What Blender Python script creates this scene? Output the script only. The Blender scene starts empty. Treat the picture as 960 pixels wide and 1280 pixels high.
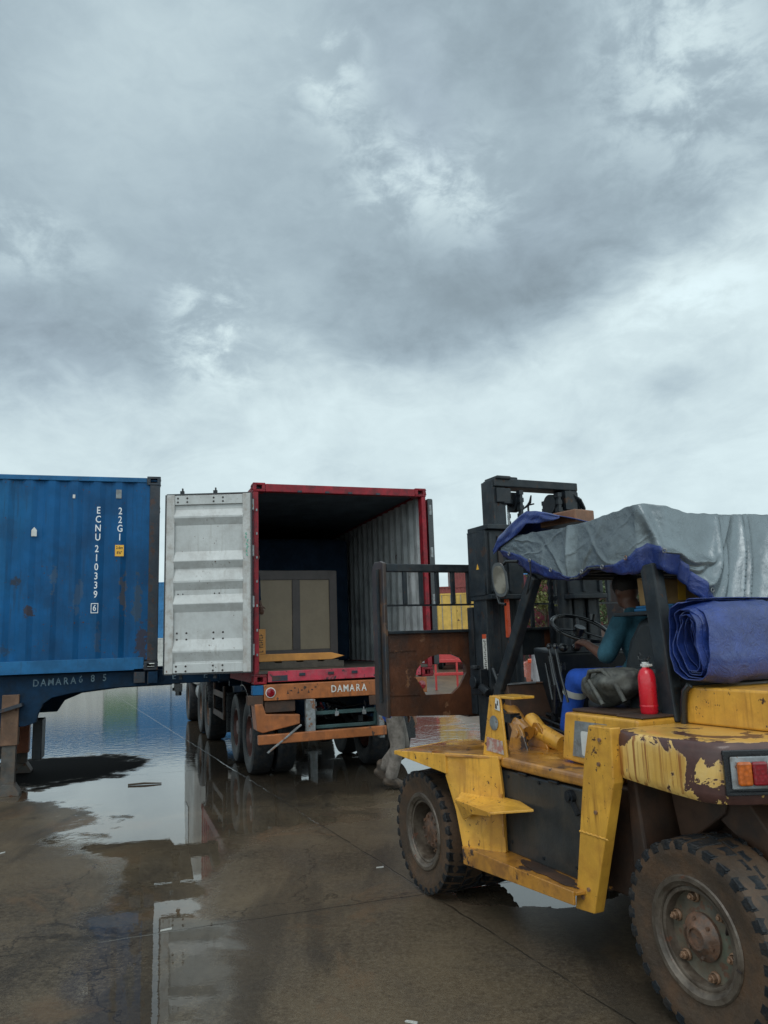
import bpy, bmesh, math, random
from mathutils import Vector, Matrix, Euler
S = bpy.context.scene
COL = S.collection
random.seed(7)
R = math.radians

# ------------------------------------------------------------------ camera
EYE = 1.75
cam = bpy.data.cameras.new('camera'); cam_o = bpy.data.objects.new('camera', cam); COL.objects.link(cam_o)
S.camera = cam_o
cam.sensor_fit = 'VERTICAL'; cam.sensor_height = 32.0; cam.sensor_width = 24.0; cam.lens = 24.0
cam.clip_start = 0.05; cam.clip_end = 3000
_t = math.atan(160 / 960.0); _r = R(1.85)
cF = Vector((0, math.cos(_t), math.sin(_t))); cU0 = Vector((0, -math.sin(_t), math.cos(_t))); cR0 = Vector((1, 0, 0))
cR = cR0 * math.cos(_r) - cU0 * math.sin(_r); cU = cU0 * math.cos(_r) + cR0 * math.sin(_r)
m = Matrix((cR, cU, -cF)).transposed().to_4x4(); m.translation = Vector((0, 0, EYE))
cam_o.matrix_world = m
S.render.resolution_x = 768; S.render.resolution_y = 1024
S.view_settings.view_transform = 'Standard'; S.view_settings.look = 'None'
S.view_settings.exposure = 0.12; S.view_settings.gamma = 1.0
S.cycles.max_bounces = 6; S.cycles.diffuse_bounces = 3; S.cycles.glossy_bounces = 4; S.cycles.transmission_bounces = 4
S.cycles.sample_clamp_indirect = 8.0

# ------------------------------------------------------------------ world: overcast, broken rain cloud
SUN_EL, SUN_ROT = R(52), R(200)
w = bpy.data.worlds.new('World'); S.world = w; w.use_nodes = True
nt = w.node_tree; nt.nodes.clear()
class NG:
    """small helper round a node tree"""
    def __init__(s, t): s.t = t
    def n(s, ty, **k):
        x = s.t.nodes.new(ty)
        for a, b in k.items(): setattr(x, a, b)
        return x
    def put(s, sock, v):
        if v is None: return
        if isinstance(v, bpy.types.NodeSocket): s.t.links.new(v, sock)
        else:
            if sock.type == 'RGBA' and isinstance(v, (tuple, list)) and len(v) == 3: v = (*v, 1)
            sock.default_value = v
    def math(s, op, a, b=None, c=None, clamp=False):
        x = s.n('ShaderNodeMath', operation=op, use_clamp=clamp)
        s.put(x.inputs[0], a); s.put(x.inputs[1], b)
        if c is not None: s.put(x.inputs[2], c)
        return x.outputs[0]
    def mix(s, f, a, b, blend='MIX'):
        x = s.n('ShaderNodeMix', data_type='RGBA', blend_type=blend)
        s.put(x.inputs[0], f); s.put(x.inputs[6], a); s.put(x.inputs[7], b)
        return x.outputs[2]
    def noise(s, vec, scale, detail=4, rough=.55, dist=0.0, out=0):
        x = s.n('ShaderNodeTexNoise'); s.put(x.inputs['Vector'], vec)
        x.inputs['Scale'].default_value = scale; x.inputs['Detail'].default_value = detail
        x.inputs['Roughness'].default_value = rough; x.inputs['Distortion'].default_value = dist
        return x.outputs[out]
    def step(s, v, lo, hi, a=0.0, b=1.0):
        x = s.n('ShaderNodeMapRange', interpolation_type='SMOOTHSTEP'); s.put(x.inputs[0], v)
        s.put(x.inputs[1], lo); s.put(x.inputs[2], hi); s.put(x.inputs[3], a); s.put(x.inputs[4], b)
        return x.outputs[0]
    def mapv(s, vec, sc=(1, 1, 1), loc=(0, 0, 0), rot=(0, 0, 0)):
        x = s.n('ShaderNodeMapping'); s.put(x.inputs[0], vec)
        x.inputs[1].default_value = loc; x.inputs[2].default_value = rot; x.inputs[3].default_value = sc
        return x.outputs[0]
    def sep(s, vec):
        x = s.n('ShaderNodeSeparateXYZ'); s.put(x.inputs[0], vec); return x.outputs
    def comb(s, a, b, c):
        x = s.n('ShaderNodeCombineXYZ'); s.put(x.inputs[0], a); s.put(x.inputs[1], b); s.put(x.inputs[2], c); return x.outputs[0]
    def bump(s, h, strength=.3, dist=.01, normal=None):
        x = s.n('ShaderNodeBump'); s.put(x.inputs['Height'], h)
        x.inputs['Strength'].default_value = strength; x.inputs['Distance'].default_value = dist
        if normal is not None: s.put(x.inputs['Normal'], normal)
        return x.outputs[0]

g = NG(nt)
sky = g.n('ShaderNodeTexSky', sky_type='NISHITA', sun_disc=False, sun_elevation=SUN_EL, sun_rotation=SUN_ROT)
bgs = g.n('ShaderNodeBackground'); g.put(bgs.inputs[0], sky.outputs[0]); bgs.inputs[1].default_value = 0.10
tc = g.n('ShaderNodeTexCoord'); d = tc.outputs['Generated']
sx, sy, sz = g.sep(d)
az = g.math('ARCTAN2', sx, sy)                                     # 0 straight ahead, + to the right
el = g.math('ARCSINE', sz)
zc = g.math('MAXIMUM', sz, 0.0)
inv = g.math('DIVIDE', 1.0, g.math('ADD', zc, 0.22))               # flattening of the cloud deck towards the horizon
cv = g.comb(g.math('MULTIPLY', sx, inv), g.math('MULTIPLY', sy, inv), 0.0)
ang = g.comb(az, el, 0.0)
big = g.noise(cv, 1.1, 3, .5, .3)
mid = g.noise(cv, 2.6, 6, .58, .25)
fine = g.noise(g.mapv(ang, (1, 1.6, 1)), 7.0, 8, .6, .35)
soft = g.noise(g.mapv(ang, (1, 1.5, 1), (3.1, 1.7, 0)), 3.2, 4, .5, .2)
def blob(a0, e0, ra, re, rot=0.0):
    """soft elliptical cloud feature at azimuth a0, elevation e0 (degrees)"""
    v = g.mapv(ang, (1, 1, 1), (0, 0, 0))
    da = g.math('SUBTRACT', az, R(a0)); de = g.math('SUBTRACT', el, R(e0))
    c, s_ = math.cos(R(rot)), math.sin(R(rot))
    p = g.math('ADD', g.math('MULTIPLY', da, c), g.math('MULTIPLY', de, s_))
    q = g.math('SUBTRACT', g.math('MULTIPLY', de, c), g.math('MULTIPLY', da, s_))
    p = g.math('DIVIDE', p, R(ra)); q = g.math('DIVIDE', q, R(re))
    r2 = g.math('ADD', g.math('MULTIPLY', p, p), g.math('MULTIPLY', q, q))
    r2 = g.math('ADD', g.math('SQRT', r2), g.math('MULTIPLY', g.math('SUBTRACT', fine, .5), 1.1))
    return g.step(r2, 0.15, 1.25, 1.0, 0.0)
# lower edge of the dark deck rises to the right
edge = g.math('ADD', R(18.8), g.math('MULTIPLY', g.math('MAXIMUM', g.math('SUBTRACT', az, R(6)), 0.0), 0.42))
edge = g.math('ADD', edge, g.math('MULTIPLY', g.math('SUBTRACT', soft, .5), .16))
edge = g.math('ADD', edge, g.math('MULTIPLY', g.math('SUBTRACT', fine, .5), .10))
finer = g.noise(g.mapv(ang, (1, 1.7, 1), (9, 4, 0)), 17.0, 7, .62, .5)
edge = g.math('ADD', edge, g.math('MULTIPLY', g.math('SUBTRACT', finer, .5), .05))
under = g.step(g.math('ADD', g.math('SUBTRACT', el, edge), g.math('MULTIPLY', g.math('SUBTRACT', fine, .5), .10)), -.05, .075)            # 0 below the edge (bright), 1 in the deck
V = g.math('MULTIPLY_ADD', under, -.265, .725)
V = g.math('ADD', V, g.math('MULTIPLY', g.math('SUBTRACT', mid, .5), .16))
V = g.math('ADD', V, g.math('MULTIPLY', g.math('SUBTRACT', fine, .5), .20))
V = g.math('ADD', V, g.math('MULTIPLY', g.math('SUBTRACT', finer, .5), .11))
V = g.math('ADD', V, g.math('MULTIPLY', g.math('SUBTRACT', soft, .5), .14))
puff = g.step(g.math('ADD', fine, g.math('MULTIPLY', g.math('SUBTRACT', finer, .5), .5)), .40, .66)
for (a0, e0, ra, re, rot, amt) in [
        (-3, 38.5, 4.5, 4.5, 0, .20), (2, 33, 6, 4, -20, .24), (8, 31.5, 5, 4.5, 0, .18), (-13, 22.5, 4.5, 5.5, 10, .26), (25, 37, 9, 9, 0, .22), (23, 22, 9, 4, 20, .10), (-26, 27, 6, 3, 0, .14)]:
    V = g.math('ADD', V, g.math('MULTIPLY', g.math('MULTIPLY', blob(a0, e0, ra, re, rot), puff), amt))
for (a0, e0, ra, re, rot, amt) in [
        (-22, 20.5, 10, 4.5, 0, -.09), (9, 24.5, 13, 4.5, 4, -.09), (-13, 42, 16, 8, 0, .10), (-20, 36, 10, 7, 0, .07),
        (20, 28, 9, 5, 25, -.06), (22, 17, 2.6, 1.3, 0, -.10), (15, 13.6, 2.4, 1.4, 0, -.07), (3, 45, 7, 4, 0, -.05), (12, 43, 7, 6, 20, -.06)]:
    V = g.math('ADD', V, g.math('MULTIPLY', blob(a0, e0, ra, re, rot), amt))
lay = g.noise(g.mapv(ang, (1, 2.1, 1), (1.3, 8.2, 0)), 3.6, 7, .62, .6)
V = g.math('SUBTRACT', V, g.math('MULTIPLY', g.math('MULTIPLY', g.step(lay, .46, .68), g.math('SUBTRACT', 1.0, g.math('MULTIPLY', under, .6))), .07))
V = g.math('MAXIMUM', V, .22)
back = g.step(sy, .35, -.5); top = g.step(sz, .68, .95)
V = g.math('MULTIPLY', V, g.math('ADD', 1.0, g.math('MULTIPLY', g.math('MAXIMUM', back, top), 0.75)))
tint = g.mix(g.step(V, .36, .78), (.76, .97, 1.10, 1), (.87, 1.045, 1.085, 1))
viol = g.step(g.noise(ang, 2.2, 2, .5), .5, .7)
tint = g.mix(g.math('MULTIPLY', viol, g.math('MULTIPLY', under, .2)), tint, (.76, .90, 1.15, 1))
cc = g.n('ShaderNodeVectorMath', operation='SCALE'); g.put(cc.inputs[0], tint); g.put(cc.inputs['Scale'], V)
bgc = g.n('ShaderNodeBackground'); g.put(bgc.inputs[0], cc.outputs[0]); bgc.inputs[1].default_value = 1.0
ms = g.n('ShaderNodeMixShader'); ms.inputs[0].default_value = 0.95
nt.links.new(bgs.outputs[0], ms.inputs[1]); nt.links.new(bgc.outputs[0], ms.inputs[2])
wo = g.n('ShaderNodeOutputWorld'); nt.links.new(ms.outputs[0], wo.inputs[0])
w.cycles.sampling_method = 'MANUAL'; w.cycles.sample_map_resolution = 512

sun = bpy.data.lights.new('sun', 'SUN'); sun.energy = 0.8; sun.angle = R(25); sun.color = (1, .97, .93)
so = bpy.data.objects.new('sun', sun); COL.objects.link(so)
sd = Vector((math.sin(SUN_ROT) * math.cos(SUN_EL), math.cos(SUN_ROT) * math.cos(SUN_EL), math.sin(SUN_EL)))
so.rotation_euler = (-sd).to_track_quat('-Z', 'Y').to_euler()

# ------------------------------------------------------------------ materials
def material(name):
    mt = bpy.data.materials.new(name); mt.use_nodes = True
    t = mt.node_tree; b = t.nodes['Principled BSDF']
    return mt, NG(t), b
def surf(name, col, rough=.5, metal=0.0, var=.15, scale=3.0, dirt=None, dirt_amt=0.0, rust=0.0, rustcol=(.075, .028, .014), rscale=4.0,
         streak=0.0, streakcol=(.10, .045, .02), bump=.15, bscale=40.0, wet=0.0, fade=None, ior=1.5, wrinkle=0.0, spec=.5, chips=0.0):
    """painted / worn surface: tone variation, dirt clouds, vertical streaks and flaked rust patches"""
    mt, q, b = material(name)
    o = q.n('ShaderNodeTexCoord').outputs['Object']
    n1 = q.noise(o, scale, 5, .6); n2 = q.noise(o, scale * 7, 4, .6)
    lo = tuple(c * (1 - var) for c in col); hi = tuple(min(1, c * (1 + var)) for c in col)
    c = q.mix(q.step(n1, .3, .7), (*lo, 1), (*hi, 1))
    c = q.mix(q.math('MULTIPLY', q.step(n2, .35, .75), .25), c, (*(x * (1 - 1.6 * var) for x in col), 1))
    r = q.math('MULTIPLY_ADD', q.math('SUBTRACT', n2, .5), .3, rough)
    if fade: c = q.mix(q.math('MULTIPLY', q.step(q.noise(q.mapv(o, (1, 1, .35)), scale * .8, 4, .6), .5, .75), .6), c, (*fade, 1))
    if streak:
        sv = q.noise(q.mapv(o, (14, 14, .9)), 1.6, 5, .6); m_ = q.math('MULTIPLY', q.step(sv, .52, .72), streak)
        m_ = q.math('MULTIPLY', m_, q.step(n1, .35, .6)); c = q.mix(m_, c, (*streakcol, 1))
    if dirt: c = q.mix(q.math('MULTIPLY', q.step(q.noise(q.mapv(o, (1, 1, 1), (5, 3, 1)), scale * 1.7, 6, .65), .42, .68), dirt_amt), c, (*dirt, 1))
    hgt = q.noise(o, bscale, 4, .6)
    if rust:
        rn = q.noise(q.mapv(o, (1, 1, 1), (2, 8, 4)), rscale, 8, .62)
        rm = q.step(rn, .70 - .22 * rust, .72 - .22 * rust)
        rc = q.mix(q.noise(o, 30, 4, .6), (*(x * .55 for x in rustcol), 1), (*(min(1, x * 1.7) for x in rustcol), 1))
        c = q.mix(rm, c, rc); r = q.math('MAXIMUM', r, q.math('MULTIPLY', rm, .62)); hgt = q.math('SUBTRACT', hgt, q.math('MULTIPLY', rm, .6))
    if chips:
        cn = q.math('ADD', q.noise(q.mapv(o, (1, 1, 1), (7, 7, 7)), 26, 6, .7), q.math('MULTIPLY', q.math('SUBTRACT', q.noise(o, 2.2, 3), .5), .35))
        cm = q.step(cn, .70 - .06 * chips, .715 - .06 * chips)
        sc = q.noise(q.mapv(o, (60, 60, 3), (1, 2, 3), (.5, .4, .3)), 1.3, 3, .5); sm_ = q.math('MULTIPLY', q.step(sc, .70, .74), .5)
        c = q.mix(cm, c, (.07, .03, .016, 1)); c = q.mix(sm_, c, tuple(x * .45 for x in col)); r = q.math('MAXIMUM', r, q.math('MULTIPLY', cm, .6))
    q.put(b.inputs['Base Color'], c); q.put(b.inputs['Roughness'], q.math('MAXIMUM', q.math('MINIMUM', r, 1.0), .05))
    b.inputs['Specular IOR Level'].default_value = spec
    b.inputs['Metallic'].default_value = metal; b.inputs['IOR'].default_value = ior
    if wrinkle:
        wn = q.noise(o, 9, 6, .7, .8); hgt = q.math('ADD', q.math('MULTIPLY', hgt, .25), q.math('MULTIPLY', q.math('ABSOLUTE', q.math('SUBTRACT', wn, .5)), 5 * wrinkle))
    if bump: q.put(b.inputs['Normal'], q.bump(hgt, bump, .01))
    if wet: b.inputs['Coat Weight'].default_value = wet; b.inputs['Coat Roughness'].default_value = .12
    return mt
M = {}
M['blue'] = surf('container_blue', (.0018, .078, .215), .5, var=.25, scale=1.0, fade=(.010, .12, .26), dirt=(.004, .036, .095), dirt_amt=.6, rust=.04, rustcol=(.04, .032, .03), rscale=3.4, streak=.6, streakcol=(.012, .035, .07), spec=.22, chips=.7)
M['blue_dull'] = surf('rail_blue', (.010, .105, .25), .5, var=.25, scale=3, rust=.25, rustcol=(.04, .03, .022), rscale=5, streak=.3, streakcol=(.03, .03, .03), spec=.3, chips=.6)
M['post_dark'] = surf('corner_post_rust_brown', (.016, .026, .040), .55, var=.3, scale=5, rust=.62, rustcol=(.045, .024, .020), rscale=6, dirt=(.045, .036, .036), dirt_amt=.5)
M['chassis_blue'] = surf('chassis_blue', (.002, .022, .055), .6, var=.3, scale=3, dirt=(.006, .012, .02), dirt_amt=.6, rust=.2, rustcol=(.03, .018, .014), spec=.2)
M['red'] = surf('container_red', (.26, .014, .024), .5, var=.3, scale=4, dirt=(.09, .018, .022), dirt_amt=.85, rust=.3, rustcol=(.05, .02, .018), rscale=7, streak=.6, streakcol=(.08, .03, .03), spec=.3, chips=1.0)
M['red_worn'] = surf('sill_red', (.42, .030, .055), .5, var=.25, scale=6, dirt=(.26, .10, .11), dirt_amt=.5, rust=.42, rustcol=(.05, .025, .03), rscale=11, bump=.3, streak=.5, streakcol=(.18, .02, .03))
M['inner_wall'] = surf('container_inner_wall', (.40, .42, .43), .55, var=.16, scale=2, dirt=(.16, .17, .18), dirt_amt=.6, rust=.1, streak=.3, streakcol=(.15, .14, .13))
M['door_white'] = surf('door_white', (.47, .48, .475), .45, var=.08, scale=2.2, dirt=(.30, .29, .28), dirt_amt=.55, rust=.08, rustcol=(.16, .13, .11), rscale=12, streak=.4, streakcol=(.24, .21, .18), chips=.4)
M['door_stile'] = surf('door_stile', (.45, .45, .44), .5, var=.1, scale=5, dirt=(.27, .23, .2), dirt_amt=.7, rust=.15, rustcol=(.14, .08, .06), rscale=9, streak=.5, streakcol=(.22, .13, .10))
M['inner_shaded'] = surf('back_wall_shaded', (.012, .020, .032), .7, var=.3)  # shade at the depth of the open container put into the wall colour
M['floor_wood'] = surf('container_plywood_floor', (.060, .050, .038), .5, var=.4, scale=5, dirt=(.02, .02, .022), dirt_amt=.7, wet=.2)
M['orange'] = surf('trailer_orange', (.36, .115, .032), .5, var=.25, scale=4, dirt=(.14, .055, .025), dirt_amt=.55, rust=.28, rustcol=(.05, .03, .022), rscale=9, streak=.6, streakcol=(.09, .04, .022), wet=.15)
M['steel_dark'] = surf('dark_greased_steel', (.009, .013, .018), .42, var=.3, scale=6, dirt=(.028, .026, .025), dirt_amt=.5, rust=.15, rustcol=(.05, .03, .02), metal=.1, spec=.4)
M['mast'] = surf('mast_grey_paint', (.016, .022, .028), .45, var=.4, scale=5, dirt=(.038, .040, .041), dirt_amt=.65, rust=.22, rustcol=(.040, .025, .020), rscale=8, streak=.6, streakcol=(.05, .032, .026), spec=.3, chips=.7)
M['plate_rust'] = surf('rusty_brown_plate', (.105, .038, .018), .4, var=.4, scale=2.4, dirt=(.035, .020, .015), dirt_amt=.8, rust=.38, rustcol=(.14, .060, .026), rscale=5, streak=.6, streakcol=(.035, .022, .016), wet=.35, bump=.35)
M['end_plate'] = surf('scuffed_end_plate', (.05, .030, .022), .42, var=.4, scale=3, dirt=(.022, .028, .034), dirt_amt=.95, rust=.4, rustcol=(.10, .05, .026), rscale=5, streak=.5, streakcol=(.10, .085, .07), wet=.3)
M['yellow'] = surf('forklift_yellow', (.66, .34, .045), .36, var=.18, scale=3, dirt=(.40, .17, .025), dirt_amt=.55, rust=.14, rustcol=(.07, .03, .015), rscale=8, streak=.7, streakcol=(.22, .08, .016), wet=.3, chips=.9)
M['yellow_dirty'] = surf('forklift_yellow_dirty', (.50, .22, .028), .38, var=.22, scale=4, dirt=(.18, .07, .018), dirt_amt=.8, rust=.45, rustcol=(.045, .022, .014), rscale=6, streak=.3, streakcol=(.14, .05, .015), wet=.95)
M['under_brown'] = surf('muddy_underbody', (.062, .030, .017), .65, var=.4, scale=2.5, dirt=(.022, .017, .015), dirt_amt=.8, streak=.3)
M['panel_dark'] = surf('tank_dark_panel', (.026, .028, .029), .36, var=.35, scale=3, dirt=(.065, .052, .038), dirt_amt=.5, streak=.5, streakcol=(.07, .055, .038), wet=.25)
M['rubber'] = surf('tyre_rubber', (.010, .013, .017), .55, var=.45, scale=9, dirt=(.036, .030, .026), dirt_amt=.75, bump=.9, bscale=30, spec=.3)
M['rubber_mud'] = surf('tyre_sidewall_mud', (.055, .035, .022), .62, var=.35, scale=3.5, dirt=(.100, .052, .026), dirt_amt=.75, bump=.4, bscale=50, streak=.2)
M['rim'] = surf('rim_grey', (.125, .10, .078), .42, var=.4, scale=6, dirt=(.05, .035, .025), dirt_amt=.9, rust=.4, rustcol=(.10, .042, .024), rscale=9, metal=.15)
M['rim_green'] = surf('rim_disc_green', (.10, .088, .065), .5, var=.35, scale=9, fade=(.06, .12, .08), dirt=(.12, .085, .056), dirt_amt=.95, rust=.5, rustcol=(.10, .05, .03), rscale=11)
M['hub'] = surf('hub_rust', (.135, .070, .042), .5, var=.45, scale=14, dirt=(.07, .062, .055), dirt_amt=.8, bump=.4)
M['nut'] = surf('nut_rust', (.26, .15, .09), .5, var=.3, scale=20, dirt=(.1, .06, .04), dirt_amt=.5, metal=.2)
M['rim_red'] = surf('truck_rim_red', (.10, .035, .028), .5, var=.3, scale=7, dirt=(.05, .03, .025), dirt_amt=.7)
M['black_plastic'] = surf('black_plastic', (.010, .012, .015), .3, var=.2, wet=.3)
M['seat_vinyl'] = surf('seat_vinyl', (.012, .016, .019), .5, var=.3, scale=6, dirt=(.026, .027, .027), dirt_amt=.5)
M['white_paint'] = surf('lettering_white', (.72, .74, .76), .5, var=.06)
M['letter_worn'] = surf('lettering_worn_white', (.66, .64, .60), .6, var=.2, scale=20, rust=.35, rustcol=(.30, .11, .04), rscale=30)
M['letter_faint'] = surf('lettering_faint_grey', (.13, .20, .25), .6, var=.3, scale=30, rust=.55, rustcol=(.012, .05, .10), rscale=30)
M['label_yellow'] = surf('plate_yellow', (.80, .42, .04), .5, var=.1)
M['ink'] = surf('ink_black', (.03, .022, .02), .6, var=.1)
M['steel_bright'] = surf('polished_rod', (.55, .56, .57), .18, metal=.95, var=.1)
M['galv'] = surf('dull_galvanised', (.26, .28, .29), .45, var=.3, scale=9, dirt=(.12, .09, .07), dirt_amt=.6, rust=.45, rustcol=(.2, .1, .06), rscale=10, metal=.3)
M['red_gloss'] = surf('extinguisher_red', (.62, .008, .022), .3, var=.1, dirt=(.38, .01, .015), dirt_amt=.3, wet=.3)
M['white_plastic'] = surf('white_plastic', (.6, .6, .58), .4, var=.1, dirt=(.3, .27, .22), dirt_amt=.4)
M['cardboard'] = surf('cardboard', (.40, .24, .10), .7, var=.12, scale=8, dirt=(.26, .14, .06), dirt_amt=.3)
M['cab_panel'] = surf('cabinet_beige', (.27, .205, .135), .5, var=.08)
M['cab_frame'] = surf('cabinet_brown_frame', (.075, .058, .055), .5, var=.15)
M['tarp_silver'] = surf('tarp_silver', (.165, .195, .212), .25, var=.10, scale=3, dirt=(.11, .128, .142), dirt_amt=.4, metal=.4, bump=.35, bscale=20, wrinkle=.5)
M['tarp_blue'] = surf('tarp_blue', (.018, .042, .20), .32, var=.25, scale=5, dirt=(.010, .024, .12), dirt_amt=.5, bump=.7, bscale=20, wet=.3, wrinkle=.8)
M['skin'] = surf('dark_skin', (.12, .055, .036), .5, var=.12, scale=14, bump=.1)
M['skin_light'] = surf('brown_skin', (.19, .095, .06), .5, var=.12, scale=14, bump=.1)
M['hair'] = surf('black_hair', (.012, .010, .010), .6, var=.3, scale=60, bump=.5, bscale=120)
M['teal_cloth'] = surf('teal_cotton', (.018, .080, .115), .85, var=.3, scale=9, bump=.9, bscale=9)
M['blue_cloth'] = surf('work_blue_cotton', (.010, .075, .42), .75, var=.2, scale=9, bump=.4, bscale=14)
M['khaki'] = surf('mud_grey_trousers', (.185, .160, .140), .85, var=.3, scale=7, dirt=(.075, .062, .052), dirt_amt=.7, bump=1.0, bscale=9)
M['navy_cloth'] = surf('navy_cotton', (.014, .030, .058), .85, var=.25, bump=.3, spec=.2)
M['pale_cloth'] = surf('pale_grey_cotton', (.42, .43, .45), .8, var=.12, bump=.3)
M['boot'] = surf('muddy_boot', (.05, .037, .028), .7, var=.4, scale=12, dirt=(.11, .075, .05), dirt_amt=.7, bump=.4)
M['reflective'] = surf('reflective_tape', (.40, .42, .40), .4, var=.15)
M['canvas_grey'] = surf('grey_canvas_bag', (.085, .086, .076), .7, var=.35, scale=12, dirt=(.028, .028, .028), dirt_amt=.85, bump=.6, bscale=20)
M['timber'] = surf('brown_timber', (.20, .085, .038), .6, var=.3, scale=8, dirt=(.08, .04, .02), dirt_amt=.5, wet=.2)
M['pallet'] = surf('dark_pallet_wood', (.06, .047, .035), .7, var=.3, scale=8)
M['concrete_wall'] = surf('pale_concrete', (.34, .32, .28), .8, var=.2, dirt=(.2, .18, .15), dirt_amt=.5)
M['bark'] = surf('bark', (.07, .05, .035), .8, var=.3)
M['glass_dark'] = surf('dark_glass', (.012, .016, .02), .08, var=.1, bump=0)
M['car_orange'] = surf('car_orange_red', (.55, .08, .03), .3, var=.06, wet=.5)
M['fork_yellow'] = surf('pallet_truck_yellow', (.52, .22, .045), .5, var=.15, dirt=(.3, .12, .03), dirt_amt=.4)
M['teal_bar'] = surf('teal_green_bar', (.035, .075, .075), .5, var=.3, dirt=(.05, .05, .05), dirt_amt=.5)
M['rope'] = surf('rope', (.02, .02, .022), .8, var=.2)
def plain_container(name, c): return surf(name, c, .5, var=.14, scale=.8, dirt=tuple(x * .5 for x in c), dirt_amt=.5, rust=.2, streak=.3)
M['bg_red'] = plain_container('stack_rust_red', (.20, .035, .03)); M['bg_maroon'] = plain_container('stack_maroon', (.13, .018, .03))
M['bg_yellow'] = plain_container('stack_yellow', (.58, .36, .07)); M['bg_blue'] = plain_container('stack_blue', (.02, .16, .36))
M['bg_white'] = plain_container('stack_white', (.50, .50, .48)); M['bg_green'] = plain_container('stack_green', (.09, .19, .10))
M['bg_pink'] = plain_container('railing_red', (.52, .05, .05))

# glass / lamp lenses
def lens(name, col, rough=.12):
    mt, q, b = material(name)
    o = q.n('ShaderNodeTexCoord').outputs['Object']
    x = q.n('ShaderNodeTexVoronoi'); q.put(x.inputs['Vector'], o); x.inputs['Scale'].default_value = 60
    q.put(b.inputs['Base Color'], q.mix(x.outputs['Distance'], (*(c * 1.25 for c in col), 1), (*(c * .6 for c in col), 1)))
    q.put(b.inputs['Normal'], q.bump(x.outputs['Distance'], .3, .004)); b.inputs['Roughness'].default_value = rough
    b.inputs['Coat Weight'].default_value = .5
    return mt
M['lens_amber'] = lens('lens_amber', (.50, .11, .012)); M['lens_red'] = lens('lens_red', (.22, .006, .012)); M['lens_clear'] = lens('lens_clear', (.50, .40, .36))
mt, q, b = material('mirror_glass'); b.inputs['Metallic'].default_value = .5; b.inputs['Roughness'].default_value = .3
o = q.n('ShaderNodeTexCoord').outputs['Object']; q.put(b.inputs['Base Color'], q.mix(q.step(q.noise(o, 9, 4), .4, .6), (.15, .135, .11, 1), (.07, .06, .045, 1))); M['mirror'] = mt

# peeled paint of the counterweight: big flakes off the top edge and round the lamp, runs below them
def peeled():
    mt, q, b = material('counterweight_peeled_paint')
    o = q.n('ShaderNodeTexCoord').outputs['Object']
    x, y, z = q.sep(o)
    n = q.noise(o, 4.2, 8, .62, .5); n2 = q.noise(q.mapv(o, (1, 1, 1), (9, 2, 5)), 13, 6, .6)
    pal = q.mix(q.step(q.noise(o, 3, 5), .35, .65), (.72, .48, .16, 1), (.60, .34, .07, 1))
    topz = q.step(z, 1.15, 1.24); low = q.step(z, 1.05, .99)
    cor = q.step(x, .20, -.12)
    a = q.math('ADD', n, q.math('MULTIPLY', topz, .16)); a = q.math('ADD', a, q.math('MULTIPLY', cor, .085)); a = q.math('ADD', a, q.math('MULTIPLY', low, .02))
    a = q.math('ADD', a, q.math('MULTIPLY', q.math('SUBTRACT', n2, .5), .15))
    flat_top = q.step(z, 1.262, 1.268); a = q.math('SUBTRACT', a, q.math('MULTIPLY', flat_top, .15))
    rm = q.step(a, .602, .608)
    halo = q.step(a, .565, .602)
    st = q.noise(q.mapv(o, (26, 26, .6)), 1.7, 5, .6)
    run = q.math('MULTIPLY', q.step(st, .47, .58), q.step(q.noise(q.mapv(o, (4, 4, .3)), 1.2, 3), .34, .52)); run = q.math('MULTIPLY', run, q.math('SUBTRACT', 1.0, flat_top))
    c = q.mix(q.math('MULTIPLY', run, .9), pal, (.26, .085, .016, 1))
    c = q.mix(q.math('MULTIPLY', flat_top, .6), c, (.52, .26, .045, 1))
    c = q.mix(q.math('MULTIPLY', halo, .35), c, (.66, .46, .2, 1))
    rc = q.mix(q.noise(o, 24, 5, .6), (.035, .012, .012, 1), (.105, .042, .032, 1))
    c = q.mix(rm, c, rc)
    q.put(b.inputs['Base Color'], c)
    q.put(b.inputs['Roughness'], q.math('ADD', .36, q.math('MULTIPLY', rm, .12)))
    h = q.math('SUBTRACT', q.math('MULTIPLY', q.noise(o, 55, 4), .35), rm)
    q.put(b.inputs['Normal'], q.bump(h, .55, .006))
    b.inputs['Coat Weight'].default_value = .35; b.inputs['Coat Roughness'].default_value = .12
    return mt
M['peeled'] = peeled()

def leaf_mat(name, c):
    mt, q, b = material(name)
    o = q.n('ShaderNodeTexCoord').outputs['Object']
    q.put(b.inputs['Base Color'], q.mix(q.step(q.noise(o, 1.3, 4), .35, .65), (*(x * .55 for x in c), 1), (*(x * 1.3 for x in c), 1)))
    b.inputs['Roughness'].default_value = .6
    return mt
M['leaf'] = leaf_mat('leaf_yellow_green', (.12, .125, .035)); M['leaf2'] = leaf_mat('leaf_dark_green', (.055, .08, .03))

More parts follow.
